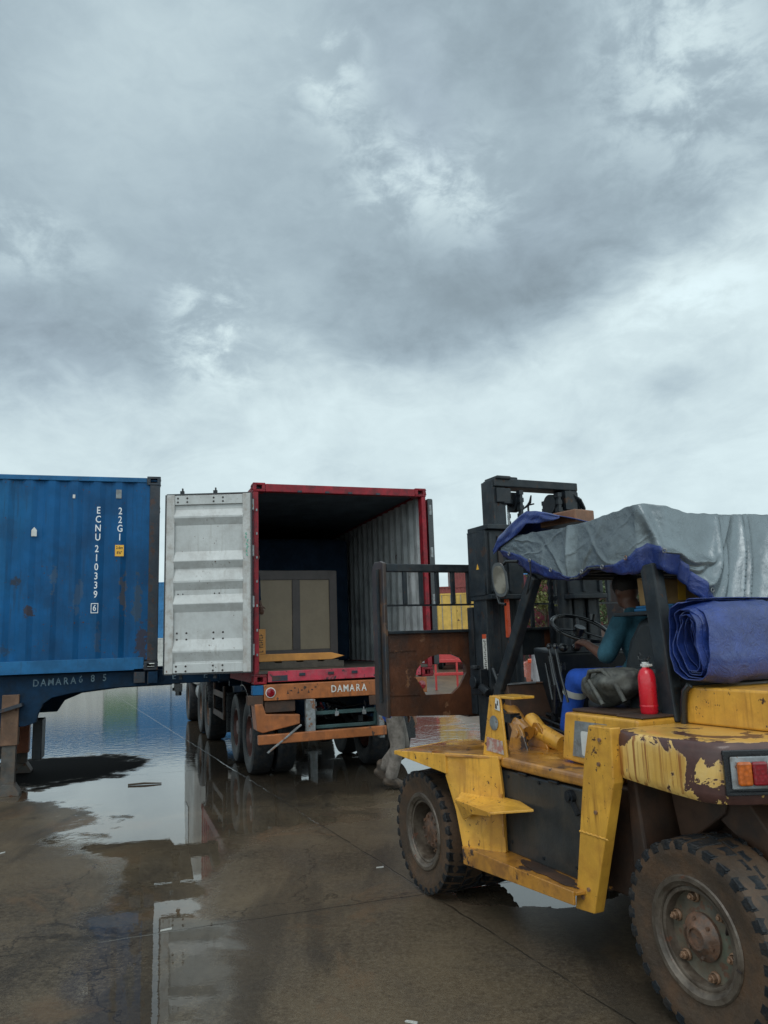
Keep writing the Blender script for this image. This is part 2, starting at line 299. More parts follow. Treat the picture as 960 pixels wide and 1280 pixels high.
def ground_mat():
    mt, q, b = material('wet_concrete')
    o = q.n('ShaderNodeTexCoord').outputs['Object']
    x, y, z = q.sep(o)
    n1 = q.noise(o, .35, 6, .6, .4); n2 = q.noise(o, 1.7, 7, .65); n3 = q.noise(o, 45, 5, .7); n4 = q.noise(q.mapv(o, (1, 1, 1), (7, 1, 0)), .9, 6, .6, .6)
    c = q.mix(q.step(n1, .32, .68), (.034, .026, .019, 1), (.118, .086, .055, 1))
    n5 = q.noise(q.mapv(o, (1, 1, 1), (3, 9, 2)), 22, 6, .75); c = q.mix(q.math('MULTIPLY', q.step(n5, .42, .66), .45), c, (.150, .118, .082, 1)); c = q.mix(q.math('MULTIPLY', q.step(n5, .48, .34), .5), c, (.040, .031, .023, 1))
    c = q.mix(q.math('MULTIPLY', q.step(n2, .42, .70), .42), c, (.150, .112, .072, 1))
    c = q.mix(q.math('MULTIPLY', q.step(n4, .5, .66), .5), c, (.060, .050, .042, 1))
    c = q.mix(q.math('MULTIPLY', q.step(n3, .48, .62), .40), c, (.17, .137, .098, 1))
    c = q.mix(q.math('MULTIPLY', q.step(q.noise(o, 130, 3, .6), .56, .66), .6), c, (.022, .018, .015, 1))
    st1 = q.noise(q.mapv(o, (.55, .12, 1), (2, 5, 0), (0, 0, R(24))), 2.4, 6, .6, .3); c = q.mix(q.math('MULTIPLY', q.step(st1, .52, .62), .55), c, (.034, .028, .023, 1))
    st2 = q.noise(q.mapv(o, (1, 1, 1), (12, 31, 0)), .8, 7, .65, .8); c = q.mix(q.math('MULTIPLY', q.step(st2, .56, .64), .5), c, (.135, .085, .050, 1))
    cr = q.n('ShaderNodeTexVoronoi', feature='DISTANCE_TO_EDGE'); q.put(cr.inputs['Vector'], q.mapv(q.comb(q.math('ADD', x, q.math('MULTIPLY', q.noise(o, 1.4, 5, .65), .9)), q.math('ADD', y, q.math('MULTIPLY', q.noise(q.mapv(o, (1, 1, 1), (5, 5, 0)), 1.4, 5, .65), .9)), 0.0))); cr.inputs['Scale'].default_value = .28
    c = q.mix(q.math('MULTIPLY', q.step(cr.outputs['Distance'], .0035, .0), .6), c, (.016, .013, .011, 1))
    # slab joints, two directions
    wob = q.math('MULTIPLY', q.math('SUBTRACT', q.noise(o, 3.0, 4, .6), .5), .05)
    def joint(px, py, dx, dy, period, w_=.006):
        l = math.hypot(dx, dy); nx, ny = -dy / l, dx / l
        dd = q.math('ADD', q.math('MULTIPLY', q.math('SUBTRACT', x, px), nx), q.math('MULTIPLY', q.math('SUBTRACT', y, py), ny))
        dd = q.math('ADD', dd, wob)
        pp = q.math('ABSOLUTE', q.math('SUBTRACT', q.math('FRACT', q.math('ADD', q.math('DIVIDE', dd, period), .5)), .5))
        return q.math('MULTIPLY', pp, period), w_
    jm = None; near = None
    for a in (joint(-.6, 7.6, .403, -.915, 5.2), joint(-2.33, 4.84, .947, .323, 6.4)):
        k = q.step(a[0], a[1] * .6, a[1] * 1.5, 1.0, 0.0); jm = k if jm is None else q.math('MAXIMUM', jm, k)
        k2 = q.step(a[0], .0, .16, 1.0, 0.0); near = k2 if near is None else q.math('MAXIMUM', near, k2)
    c = q.mix(q.math('MULTIPLY', near, q.math('MULTIPLY', q.step(n2, .4, .6), .4)), c, (.045, .038, .030, 1))
    jm = q.math('MULTIPLY', jm, q.step(q.noise(o, 2.2, 4, .6), .33, .5)); c = q.mix(q.math('MULTIPLY', jm, .75), c, (.018, .015, .012, 1))
    # standing water: whole left and far part of the yard, thin film elsewhere
    # distance from the line where the sky gap mirrors; wet band shaped along it
    gx, gy, dxg, dyg = -1.13, 3.6, -.245, .970
    dist = q.math('ABSOLUTE', q.math('ADD', q.math('MULTIPLY', q.math('SUBTRACT', x, gx), dyg), q.math('MULTIPLY', q.math('SUBTRACT', y, gy), -dxg)))
    pm = q.math('ADD', q.math('MULTIPLY', dist, q.math('MULTIPLY_ADD', q.step(y, 8.2, 6.2), -1.15, -.34)), .58)
    pm = q.math('ADD', pm, q.math('MULTIPLY', q.math('SUBTRACT', n4, .5), 1.5)); pm = q.math('ADD', pm, q.math('MULTIPLY', q.math('SUBTRACT', n2, .5), .5))
    far = q.step(y, 8.3, 10.8); pm = q.math('ADD', pm, q.math('MULTIPLY', far, 1.3))
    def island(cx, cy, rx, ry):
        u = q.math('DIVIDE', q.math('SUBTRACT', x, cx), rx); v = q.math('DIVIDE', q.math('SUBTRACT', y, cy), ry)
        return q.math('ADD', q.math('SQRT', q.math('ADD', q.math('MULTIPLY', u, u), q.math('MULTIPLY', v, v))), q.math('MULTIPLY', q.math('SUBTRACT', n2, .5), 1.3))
    dry_black = q.step(island(-5.1, 11.9, 1.35, 1.5), 1.15, .85); pm = q.math('SUBTRACT', pm, q.math('MULTIPLY', dry_black, 3.0))  # waterless patch below the blue container, coloured matte near-black
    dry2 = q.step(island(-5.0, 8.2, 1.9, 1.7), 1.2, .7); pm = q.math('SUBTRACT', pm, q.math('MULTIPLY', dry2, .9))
    wet2 = q.step(island(1.0, 5.75, .60, .42), 1.1, .85); pm = q.math('ADD', pm, q.math('MULTIPLY', wet2, 7.0))
    pud = q.step(pm, -.22, .16)
    pudh = q.step(pm, .20, .50)
    rr = q.math('ADD', q.math('MULTIPLY_ADD', pud, -.355, .375), q.math('MULTIPLY', q.math('SUBTRACT', n3, .5), q.math('MULTIPLY_ADD', pud, -.152, .16)))
    rr = q.math('MAXIMUM', q.math('SUBTRACT', rr, q.math('MULTIPLY', pudh, .05)), .006); rr = q.math('MAXIMUM', rr, q.math('MULTIPLY', dry_black, .85))
    c = q.mix(q.math('MULTIPLY', pudh, q.math('MULTIPLY_ADD', q.step(y, 6.5, 9.5), .45, .20)), c, (.030, .025, .020, 1)); c = q.mix(dry_black, c, (.012, .012, .012, 1))
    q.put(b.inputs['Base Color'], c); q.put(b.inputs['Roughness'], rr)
    q.put(b.inputs['IOR'], q.math('SUBTRACT', q.math('ADD', 1.23, q.math('MULTIPLY', pud, q.math('MULTIPLY_ADD', q.step(y, 6.2, 9.6), .48, .35))), q.math('MULTIPLY', dry_black, .15)))
    rough_h = q.math('MULTIPLY', q.math('ADD', q.math('MULTIPLY', n3, .5), q.math('MULTIPLY', q.noise(o, 160, 3), .3)), q.math('MULTIPLY_ADD', pud, -1.0, 1.0))
    rip = q.math('ADD', q.noise(q.mapv(o, (1, 1, 1)), 5.5, 4, .55), q.math('MULTIPLY', q.noise(o, 21, 3, .5), .22))
    hh = q.math('ADD', q.math('MULTIPLY', rough_h, .55), q.math('MULTIPLY', rip, q.math('MULTIPLY_ADD', q.step(y, 9.5, 14), .45, .05)))
    hh = q.math('SUBTRACT', hh, q.math('MULTIPLY', jm, .5))
    q.put(b.inputs['Normal'], q.bump(hh, .5, .012))
    return mt
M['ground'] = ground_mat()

# ------------------------------------------------------------------ mesh helpers
class MB:
    def __init__(s): s.bm = bmesh.new(); s.mi = 0
    def face(s, vs):
        try:
            f = s.bm.faces.new(vs); f.material_index = s.mi; return f
        except ValueError: return None
    def hexa(s, P):
        v = [s.bm.verts.new(p) for p in P]
        for a in ((0, 3, 2, 1), (4, 5, 6, 7), (0, 1, 5, 4), (1, 2, 6, 5), (2, 3, 7, 6), (3, 0, 4, 7)): s.face([v[i] for i in a])
        return s
    def box(s, x0, x1, y0, y1, z0, z1):
        return s.hexa([(x0, y0, z0), (x1, y0, z0), (x1, y1, z0), (x0, y1, z0), (x0, y0, z1), (x1, y0, z1), (x1, y1, z1), (x0, y1, z1)])
    def obox(s, c, size, rot=(0, 0, 0)):
        mt = Euler(rot).to_matrix(); c = Vector(c); a, b_, d_ = (k / 2 for k in size)
        return s.hexa([c + mt @ Vector(p) for p in ((-a, -b_, -d_), (a, -b_, -d_), (a, b_, -d_), (-a, b_, -d_), (-a, -b_, d_), (a, -b_, d_), (a, b_, d_), (-a, b_, d_))])
    def bar(s, p0, p1, w_, h_, up=(0, 0, 1), w1=None, h1=None):
        p0, p1 = Vector(p0), Vector(p1); t = (p1 - p0).normalized(); u = Vector(up)
        if abs(t.dot(u)) > .98: u = Vector((1, 0, 0))
        sd_ = t.cross(u).normalized(); u = sd_.cross(t).normalized()
        w1 = w_ if w1 is None else w1; h1 = h_ if h1 is None else h1
        P = [p0 - sd_ * w_ / 2 - u * h_ / 2, p0 + sd_ * w_ / 2 - u * h_ / 2, p0 + sd_ * w_ / 2 + u * h_ / 2, p0 - sd_ * w_ / 2 + u * h_ / 2,
             p1 - sd_ * w1 / 2 - u * h1 / 2, p1 + sd_ * w1 / 2 - u * h1 / 2, p1 + sd_ * w1 / 2 + u * h1 / 2, p1 - sd_ * w1 / 2 + u * h1 / 2]
        return s.hexa(P)
    def rings(s, rings, closed=True, caps=True):
        V_ = [[s.bm.verts.new(p) for p in r_] for r_ in rings]
        n = len(V_[0])
        for a, b_ in zip(V_[:-1], V_[1:]):
            for i in range(n if closed else n - 1):
                j = (i + 1) % n; s.face([a[i], a[j], b_[j], b_[i]])
        if caps and closed: s.face(V_[0][::-1]); s.face(V_[-1])
        return s
    def tube(s, pts, r, seg=10, caps=True):
        pts = [Vector(p) for p in pts]; rr = r if isinstance(r, (list, tuple)) else [r] * len(pts)
        t0 = (pts[1] - pts[0]).normalized(); u = t0.orthogonal().normalized(); out = []
        for i, p in enumerate(pts):
            t = (pts[min(i + 1, len(pts) - 1)] - pts[max(i - 1, 0)]).normalized()
            u = (u - t * u.dot(t)).normalized(); v = t.cross(u)
            out.append([p + (u * math.cos(a) + v * math.sin(a)) * rr[i] for a in (2 * math.pi * k / seg for k in range(seg))])
        return s.rings(out, True, caps)
    def cyl(s, p0, p1, r0, r1=None, seg=20): return s.tube([p0, p1], [r0, r0 if r1 is None else r1], seg)
    def ball(s, c, r, seg=12, rings=8, rot=None):
        r = (r, r, r) if not isinstance(r, (tuple, list)) else r; c = Vector(c); mt = rot or Matrix.Identity(3); out = []
        for i in range(rings + 1):
            a = math.pi * i / rings; a = min(max(a, .02), math.pi - .02)
            out.append([c + mt @ Vector((r[0] * math.sin(a) * math.cos(t), r[1] * math.sin(a) * math.sin(t), r[2] * math.cos(a))) for t in (2 * math.pi * k / seg for k in range(seg))])
        return s.rings(out)
    def cap(s, p0, p1, r0, r1=None, seg=12):
        r1 = r0 if r1 is None else r1
        s.cyl(p0, p1, r0, r1, seg); s.ball(p0, r0, seg); s.ball(p1, r1, seg); return s
    def prism(s, pts, vec):
        vec = Vector(vec); a = [s.bm.verts.new(p) for p in pts]; b_ = [s.bm.verts.new(Vector(p) + vec) for p in pts]
        s.face(a[::-1]); s.face(b_)
        for i in range(len(a)): j = (i + 1) % len(a); s.face([a[i], a[j], b_[j], b_[i]])
        return s
    def plate_holes(s, outer, holes, vec):
        """flat plate with openings: outlines of 3-D points in one plane, given thickness vec"""
        t = bmesh.new(); es = []
        for lp in [outer] + list(holes):
            vs = [t.verts.new(p) for p in lp]
            es += [t.edges.new((vs[i], vs[(i + 1) % len(vs)])) for i in range(len(vs))]
        fr = bmesh.ops.triangle_fill(t, use_beauty=True, edges=es); fs = [f for f in fr['geom'] if isinstance(f, bmesh.types.BMFace)]
        ex = bmesh.ops.extrude_face_region(t, geom=fs)
        bmesh.ops.translate(t, vec=Vector(vec), verts=[e for e in ex['geom'] if isinstance(e, bmesh.types.BMVert)])
        vm = {v: s.bm.verts.new(v.co) for v in t.verts}
        for f in t.faces: s.face([vm[v] for v in f.verts])
        t.free(); return s
    def plate_window(s, x, ya, yb, z1, z0a, z0b, hole, t):
        """plate in the plane x from ya (left) to yb with one opening; hole: (y, z) outline; built as two halves butted above and below the opening"""
        it = max(range(len(hole)), key=lambda i: hole[i][1]); ib = min(range(len(hole)), key=lambda i: hole[i][1])
        def chain(i, j): 
            o_ = [hole[i]]
            while i != j: i = (i + 1) % len(hole); o_.append(hole[i])
            return o_
        c1, c2 = chain(ib, it), chain(it, ib)
        zb = lambda y: z0a + (z0b - z0a) * (y - ya) / (yb - ya)
        m1, m2 = sum(p[0] for p in c1) / len(c1), sum(p[0] for p in c2) / len(c2)
        cl, cr = (c1, c2[::-1]) if abs(m1 - ya) < abs(m2 - ya) else (c2[::-1], c1)   # both run bottom -> top
        yt_, yb_ = hole[it][0], hole[ib][0]
        for edge, c_ in ((ya, cl), (yb, cr)):
            s.prism([(x, edge, zb(edge)), (x, yb_, zb(yb_))] + [(x, y, z) for y, z in c_] + [(x, yt_, z1), (x, edge, z1)], (t, 0, 0))
        return s
    def lathe(s, prof, c=(0, 0, 0), axis='Y', seg=36):
        """prof: list of (radius, distance along axis)"""
        c = Vector(c); V_ = []
        for k in range(seg):
            a = 2 * math.pi * k / seg; ca, sa = math.cos(a), math.sin(a)
            V_.append([c + (Vector((r_ * ca, t, r_ * sa)) if axis == 'Y' else Vector((r_ * ca, r_ * sa, t)) if axis == 'Z' else Vector((t, r_ * ca, r_ * sa))) for r_, t in prof])
        V_ = [[s.bm.verts.new(p) for p in r_] for r_ in V_]
        for k in range(seg):
            a_, b_ = V_[k], V_[(k + 1) % seg]
            for i in range(len(prof) - 1): s.face([a_[i], a_[i + 1], b_[i + 1], b_[i]])
        return s
    def grid(s, fn, nu, nv):
        V_ = [[s.bm.verts.new(fn(i / nu, j / nv)) for j in range(nv + 1)] for i in range(nu + 1)]
        for i in range(nu):
            for j in range(nv): s.face([V_[i][j], V_[i + 1][j], V_[i + 1][j + 1], V_[i][j + 1]])
        return s
    def build(s, name, mats, parent=None, smooth=None, bevel=0.0, solid=0.0, off=0, remesh=0.0, recalc=True, seg=2, weld=False):
        bm = s.bm
        if weld: bmesh.ops.remove_doubles(bm, verts=bm.verts, dist=1e-4)
        bmesh.ops.remove_doubles(bm, verts=bm.verts, dist=1e-6) if not remesh else None
        if recalc: bmesh.ops.recalc_face_normals(bm, faces=bm.faces)
        if smooth is not None:
            for f in bm.faces: f.smooth = True
            if smooth < 180:
                for e in bm.edges:
                    if len(e.link_faces) != 2 or e.calc_face_angle(3.2) > R(smooth): e.smooth = False
        me = bpy.data.meshes.new(name); bm.to_mesh(me); bm.free()
        mats = mats if isinstance(mats, (list, tuple)) else [mats]
        for k in mats: me.materials.append(M[k] if isinstance(k, str) else k)
        o_ = bpy.data.objects.new(name, me); COL.objects.link(o_)
        if parent is not None: o_.parent = parent
        if remesh:
            r_ = o_.modifiers.new('Remesh', 'REMESH'); r_.mode = 'VOXEL'; r_.voxel_size = remesh; r_.use_smooth_shade = True
            sm = o_.modifiers.new('Smooth', 'SMOOTH'); sm.factor = .6; sm.iterations = 3
        if solid:
            sl = o_.modifiers.new('Solidify', 'SOLIDIFY'); sl.thickness = solid; sl.offset = off
            if len(mats) > 1: sl.material_offset = 1; sl.material_offset_rim = 1
        if bevel:
            bv = o_.modifiers.new('Bevel', 'BEVEL'); bv.width = bevel; bv.segments = seg; bv.limit_method = 'ANGLE'; bv.angle_limit = R(40)
        return o_
def tag(o_, label=None, cat=None, group=None, kind=None):
    if label: o_['label'] = label
    if cat: o_['category'] = cat
    if group: o_['group'] = group
    if kind: o_['kind'] = kind
    return o_
def thing(name, label, cat, loc=(0, 0, 0), rz=0.0, group=None, parent=None):
    o_ = bpy.data.objects.new(name, None); COL.objects.link(o_); o_.location = loc; o_.rotation_euler = (0, 0, rz); o_.empty_display_size = .2
    if parent is not None: o_.parent = parent
    else: tag(o_, label, cat, group)
    return o_
def node(name, loc, parent, rot=(0, 0, 0)):
    o_ = bpy.data.objects.new(name, None); COL.objects.link(o_); o_.location = loc; o_.rotation_euler = rot; o_.parent = parent; o_.empty_display_size = .1
    return o_
def text(st, size, mtx, mat, parent, name='lettering', sx_=1.0, ex=.001):
    cu = bpy.data.curves.new('t', 'FONT'); cu.body = st; cu.size = size; cu.extrude = ex; cu.align_x = 'CENTER'; cu.align_y = 'CENTER'; cu.resolution_u = 3; cu.offset = .012 * size if size < .3 else 0
    to = bpy.data.objects.new('t', cu); COL.objects.link(to); bpy.context.view_layer.update()
    me = bpy.data.meshes.new_from_object(to.evaluated_get(bpy.context.evaluated_depsgraph_get()))
    bpy.data.objects.remove(to); bpy.data.curves.remove(cu)
    me.transform(mtx @ Matrix.Diagonal((sx_, 1, 1, 1)))
    me.name = name; me.materials.clear(); me.materials.append(M[mat])
    o_ = bpy.data.objects.new(name, me); COL.objects.link(o_); o_.parent = parent
    return o_
def join_text(items, mat, parent, name='lettering'):
    """items: (string, size, matrix, xscale) - all letters of one inscription as one mesh"""
    bm = bmesh.new()
    for st, size, mtx, k in items:
        o_ = text(st, size, mtx, mat, None, 't', k); bm.from_mesh(o_.data); me = o_.data; bpy.data.objects.remove(o_); bpy.data.meshes.remove(me)
    me = bpy.data.meshes.new(name); bm.to_mesh(me); bm.free(); me.materials.append(M[mat])
    o_ = bpy.data.objects.new(name, me); COL.objects.link(o_); o_.parent = parent
    return o_
def copy_tree(o_, parent=None):
    c = o_.copy(); COL.objects.link(c)
    if parent is not None: c.parent = parent
    for ch in list(o_.children): copy_tree(ch, c)
    return c
def frame(xa, ya, loc):
    """matrix whose local X, Y axes are xa, ya (text plane)"""
    xa, ya = Vector(xa).normalized(), Vector(ya).normalized(); za = xa.cross(ya)
    mm = Matrix((xa, ya, za)).transposed().to_4x4(); mm.translation = Vector(loc); return mm

M['roof_inner_shaded'] = surf('container_roof_shaded', (.08, .11, .14), .7, var=.25, spec=.2)  # shade under the ceiling put into the colour, darker than the walls

M['leg_tan'] = surf('landing_leg_tan', (.17, .095, .060), .55, var=.3, scale=5, dirt=(.09, .06, .045), dirt_amt=.6, rust=.3, streak=.4, spec=.3)
M['leg_orange'] = surf('landing_leg_orange', (.42, .15, .085), .55, var=.2, scale=5, dirt=(.25, .10, .06), dirt_amt=.5, rust=.2, spec=.3)
for k_ in ('yellow_dirty',):
    q = NG(M[k_].node_tree); b = M[k_].node_tree.nodes['Principled BSDF']; o = q.n('ShaderNodeTexCoord').outputs['Object']
    q.put(b.inputs['Coat Roughness'], q.step(q.noise(o, 2.6, 4, .5), .44, .56, .03, .30)); b.inputs['Coat IOR'].default_value = 1.6

# scrapes on the long side of the blue container (object x along the side, z up)
q = NG(M['blue'].node_tree); b = M['blue'].node_tree.nodes['Principled BSDF']; o = q.n('ShaderNodeTexCoord').outputs['Object']; x, y, z = q.sep(o)
old = b.inputs['Base Color'].links[0].from_socket; c = old
nz = q.math('SUBTRACT', q.noise(o, 9, 6, .7), .5)
for (cx, cz, rx, rz_, col_, am) in ((5.60, .98, .045, .27, (.07, .065, .065), .8), (4.46, .78, .06, .08, (.045, .028, .022), .85), (4.28, 1.15, .08, .07, (.03, .03, .035), .8), (4.75, 1.2, .05, .16, (.07, .10, .13), .5), (5.05, .95, .05, .22, (.06, .09, .13), .5),
        (5.78, .9, .05, .3, (.04, .06, .08), .7), (4.15, .30, .10, .10, (.03, .04, .05), .5), (5.85, .35, .09, .25, (.045, .03, .028), .8), (3.9, 1.5, .12, .10, (.03, .03, .04), .7), (5.3, .45, .04, .20, (.05, .07, .1), .5)):
    u = q.math('DIVIDE', q.math('SUBTRACT', x, cx), rx); v = q.math('DIVIDE', q.math('SUBTRACT', z, cz), rz_)
    r_ = q.math('ADD', q.math('SQRT', q.math('ADD', q.math('MULTIPLY', u, u), q.math('MULTIPLY', v, v))), q.math('MULTIPLY', nz, 4.5))
    c = q.mix(q.math('MULTIPLY', q.step(r_, 1.0, .7), am), c, (*col_, 1))
q.put(b.inputs['Base Color'], c)

M['leg_grey'] = surf('landing_leg_grey', (.075, .07, .065), .55, var=.3, scale=6, dirt=(.12, .08, .055), dirt_amt=.6, rust=.4, spec=.3)

# ------------------------------------------------------------------ ground
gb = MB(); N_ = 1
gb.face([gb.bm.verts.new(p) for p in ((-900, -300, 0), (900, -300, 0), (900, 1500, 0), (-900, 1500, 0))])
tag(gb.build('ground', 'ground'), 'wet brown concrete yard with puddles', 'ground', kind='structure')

# ------------------------------------------------------------------ containers
def corr_profile(L_, pitch=.278, depth=.036, phase=0.0, margin=.06):
    """ISO side wall: (run, depth) points; depth 0 = outer flat"""
    pts = [(0, 0)]; x = margin + phase; a, s_ = .072, .068
    while x + pitch < L_ - margin:
        pts += [(x, 0), (x + s_, depth), (x + s_ + (pitch - a - 2 * s_), depth), (x + pitch - a, 0)]; x += pitch
    return pts + [(L_, 0)]
def corr_wall(name, mat, parent, L_, H0, H1, place, pitch=.278, depth=.036, phase=0.0):
    b_ = MB(); pf = corr_profile(L_, pitch, depth, phase)
    b_.rings([[place(u, d_, H0) for u, d_ in pf], [place(u, d_, H1) for u, d_ in pf]], closed=False, caps=False)
    return b_.build(name, mat, parent)
def casting(parent, x, y, z, mat):
    b_ = MB(); a, c_, h_ = .178, .162, .118
    sx_ = 1 if x < 1 else -1; sy_ = 1 if y < 1 else -1
    x0, x1 = sorted((x, x + sx_ * a)); y0, y1 = sorted((y, y + sy_ * c_))
    t = .028
    # a hollow steel block: shell plates with slots left open
    b_.box(x0, x1, y0, y1, z, z + t); b_.box(x0, x1, y0, y1, z + h_ - t, z + h_)
    for (px, py) in ((x0, y0), (x1 - .045, y0), (x0, y1 - .045), (x1 - .045, y1 - .045)): b_.box(px, px + .045, py, py + .045, z + t, z + h_ - t)
    return b_.build('corner_casting', mat, parent, bevel=.006)
def container(label, cat_group, P, rz, L_=6.058, W_=2.438, H_=2.591, body='blue', rail=None, post=None, inner=None, floor=None, open_end=False, detail=True, phase=0.0, group=None):
    rail = rail or body; post = post or body; inner = inner or body
    t = thing('shipping_container', label, 'container', P, rz, group)
    zb, zt = .16, H_ - .09
    # posts
    for (x, y) in ((0, 0), (0, W_), (L_, 0), (L_, W_)):
        sx_ = 1 if x < 1 else -1; sy_ = 1 if y < 1 else -1; b_ = MB()
        pw = .07 if (open_end and x < 1) else .10
        x0, x1 = sorted((x + sx_ * .006, x + sx_ * .14)); y0, y1 = sorted((y + sy_ * .006, y + sy_ * pw))
        b_.box(x0, x1, y0, y1, .118, H_ - .118); b_.build('corner_post', post, t, bevel=.008)
        casting(t, x, y, 0, post); casting(t, x, y, H_ - .118, post)
    # side rails
    for y in (0, W_):
        sy_ = 1 if y < 1 else -1; b_ = MB(); y0, y1 = sorted((y + sy_ * .012, y + sy_ * .07)); b_.box(.18, L_ - .18, y0, y1, H_ - .085, H_ - .02); b_.build('top_rail', rail, t, bevel=.006)
        b_ = MB(); y0, y1 = sorted((y + sy_ * .012, y + sy_ * .06)); b_.box(.18, L_ - .18, y0, y1, .02, .17); y0, y1 = sorted((y + sy_ * .005, y + sy_ * .10)); b_.box(.3, L_ - .3, y0, y1, .008, .02); b_.build('bottom_rail', rail, t, bevel=.004)
    # walls
    for y in (0, W_):
        sy_ = 1 if y < 1 else -1
        corr_wall('side_wall', [body], t, L_ - .28, zb - .02, H_ - .045, lambda u, d_, z, y=y, sy_=sy_: (u + .14, y + sy_ * (.022 + d_), z), phase=phase)
    corr_wall('end_wall', [inner if open_end else body], t, W_ - .1, zb - .02, H_ - .05, lambda u, d_, z: (L_ - .03 - d_, u + .05, z), pitch=.25, depth=.045)
    b_ = MB(); b_.box(.1, L_ - .012, .05, W_ - .05, H_ - .06, H_ - .035)
    k = 0
    x = .35
    while x < L_ - .3: b_.box(x, x + .09, .08, W_ - .08, H_ - .038, H_ - .018); x += .21
    b_.build('roof', 'roof_inner_shaded' if open_end else body, t)
    b_ = MB(); b_.box(.02, L_ - .05, .06, W_ - .06, .125, .16); b_.build('floor', floor or 'floor_wood', t)
    b_ = MB()
    for k in range(12): b_.box(.3 + k * .48, .36 + k * .48, .07, W_ - .07, .02, .12)
    b_.build('floor_beam', rail, t)
    return t

BR = R(16.6); ub = Vector((math.cos(BR), math.sin(BR), 0)); Pb = Vector((-3.035, 10.27, 1.46))
Ob = Pb - ub * 6.058
bc = container('blue corrugated container with white vertical number, on a gooseneck chassis at the left edge', None, Ob, BR, body='blue', rail='blue_dull', post='post_dark', phase=.075)
# closed doors of the blue container (far end, outside the frame)
for k in (0, 1):
    b_ = MB(); y0 = .08 + k * 1.15; b_.box(.012, .05, y0, y0 + 1.13, .17, 2.46)
    dl = b_.build('door', 'blue', bc, bevel=.01)
    for q_ in (.3, .8):
        b_ = MB(); b_.cyl((-.02, y0 + q_, .1), (-.02, y0 + q_, 2.5), .017); b_.build('locking_bar', 'galv', dl, smooth=40)
# number columns: letters sit on the outer flats of the corrugation
def vert_col(st, xc, ztop, pitch, size, k=.72):
    it = []
    for i, ch in enumerate(st):
        if ch != ' ': it.append((ch, size, frame((1, 0, 0), (0, 0, 1), (xc, .0185, ztop - pitch * i)), k))
    return it
L0 = 6.058
join_text(vert_col('ECNU', L0 - .79, 2.110, .120, .130, .78) + vert_col('210339', L0 - .798, 1.595, .120, .130, .78), 'white_paint', bc)
join_text(vert_col('22G1', L0 - .515, 2.105, .118, .130, .78), 'white_paint', bc)
b_ = MB()
xc, zc_ = L0 - .805, .82
for (x0, x1, z0, z1) in ((-.045, .045, .055, .065), (-.045, .045, -.065, -.055), (-.045, -.037, -.055, .055), (.037, .045, -.055, .055)): b_.box(xc + x0, xc + x1, .0165, .020, zc_ + z0, zc_ + z1)
b_.build('check_digit_frame', 'white_paint', bc)
join_text([('6', .11, frame((1, 0, 0), (0, 0, 1), (xc, .0185, zc_)), .8)], 'white_paint', bc)
b_ = MB(); b_.box(L0 - .57, L0 - .46, .012, .017, 1.50, 1.65); hp = b_.build('height_plate', 'label_yellow', bc)
join_text([('2.6m', .052, frame((1, 0, 0), (0, 0, 1), (L0 - .515, .0105, 1.613)), .85), ("8'6\"", .052, frame((1, 0, 0), (0, 0, 1), (L0 - .515, .0105, 1.545)), .85)], 'ink', hp)
b_ = MB(); b_.box(L0 - .575, L0 - .505, .011, .017, 2.28, 2.40); b_.build('vent_cover', 'galv', bc)
b_ = MB(); b_.box(L0 - 1.115, L0 - 1.085, .012, .017, 2.27, 2.32); b_.build('small_plate', 'white_plastic', bc)
b_ = MB(); b_.prism([(L0 - 1.60, .017, 1.76), (L0 - 1.535, .017, 1.76), (L0 - 1.535, .017, 1.84), (L0 - 1.567, .017, 1.88), (L0 - 1.60, .017, 1.84)], (0, -.003, 0)); b_.build('sticker', 'white_plastic', bc)

# ------------------------------------------------------------------ gooseneck chassis under the blue container
def tyre_bm(r, w_, rim_r, lugs=0, lug_h=.012, lug_w=.3):
    b_ = MB(); hw = w_ / 2; sh = .12 * r
    pf = [(rim_r, -hw * .78), (rim_r + .02, -hw * .86), ((r + rim_r) / 2, -hw), (r - sh, -hw * .98), (r - sh * .35, -hw * .9), (r - .01, -hw * .72), (r, -hw * .4), (r, 0),
          (r, hw * .4), (r - .01, hw * .72), (r - sh * .35, hw * .9), (r - sh, hw * .98), ((r + rim_r) / 2, hw), (rim_r + .02, hw * .86), (rim_r, hw * .78), (rim_r, -hw * .78)]
    b_.lathe(pf, seg=48)
    return b_
def truck_wheel(parent, x, y, side, r=.51, w_=.27, rim='rim_red', name='wheel'):
    """axle along y, outer face towards side (+1 / -1)"""
    n_ = node(name, (x, y, r), parent)
    b_ = tyre_bm(r, w_, r * .56)
    ty = b_.build('tyre', 'rubber', n_, smooth=35)
    b_ = MB(); s_ = side; hw = w_ / 2
    b_.lathe([(r * .56, s_ * hw * .8), (r * .53, s_ * hw * .82), (r * .50, s_ * hw * .3), (r * .34, s_ * hw * .05), (r * .2, s_ * hw * .1), (r * .2, s_ * hw * .7), (.02, s_ * hw * .75)], seg=32)
    b_.lathe([(r * .5, -s_ * hw * .8), (r * .5, s_ * hw * .3)], seg=32)
    for k in range(10): a = 2 * math.pi * k / 10; b_.cyl((r * .27 * math.cos(a), s_ * hw * .05, r * .27 * math.sin(a)), (r * .27 * math.cos(a), s_ * hw * .3, r * .27 * math.sin(a)), .014, seg=6)
    b_.build('rim', rim, n_, smooth=40)
    return n_
ch = thing('container_chassis', 'dark blue gooseneck container chassis on tan landing legs, under the blue container', 'trailer', (Ob.x, Ob.y, 0), BR)
X1 = L0
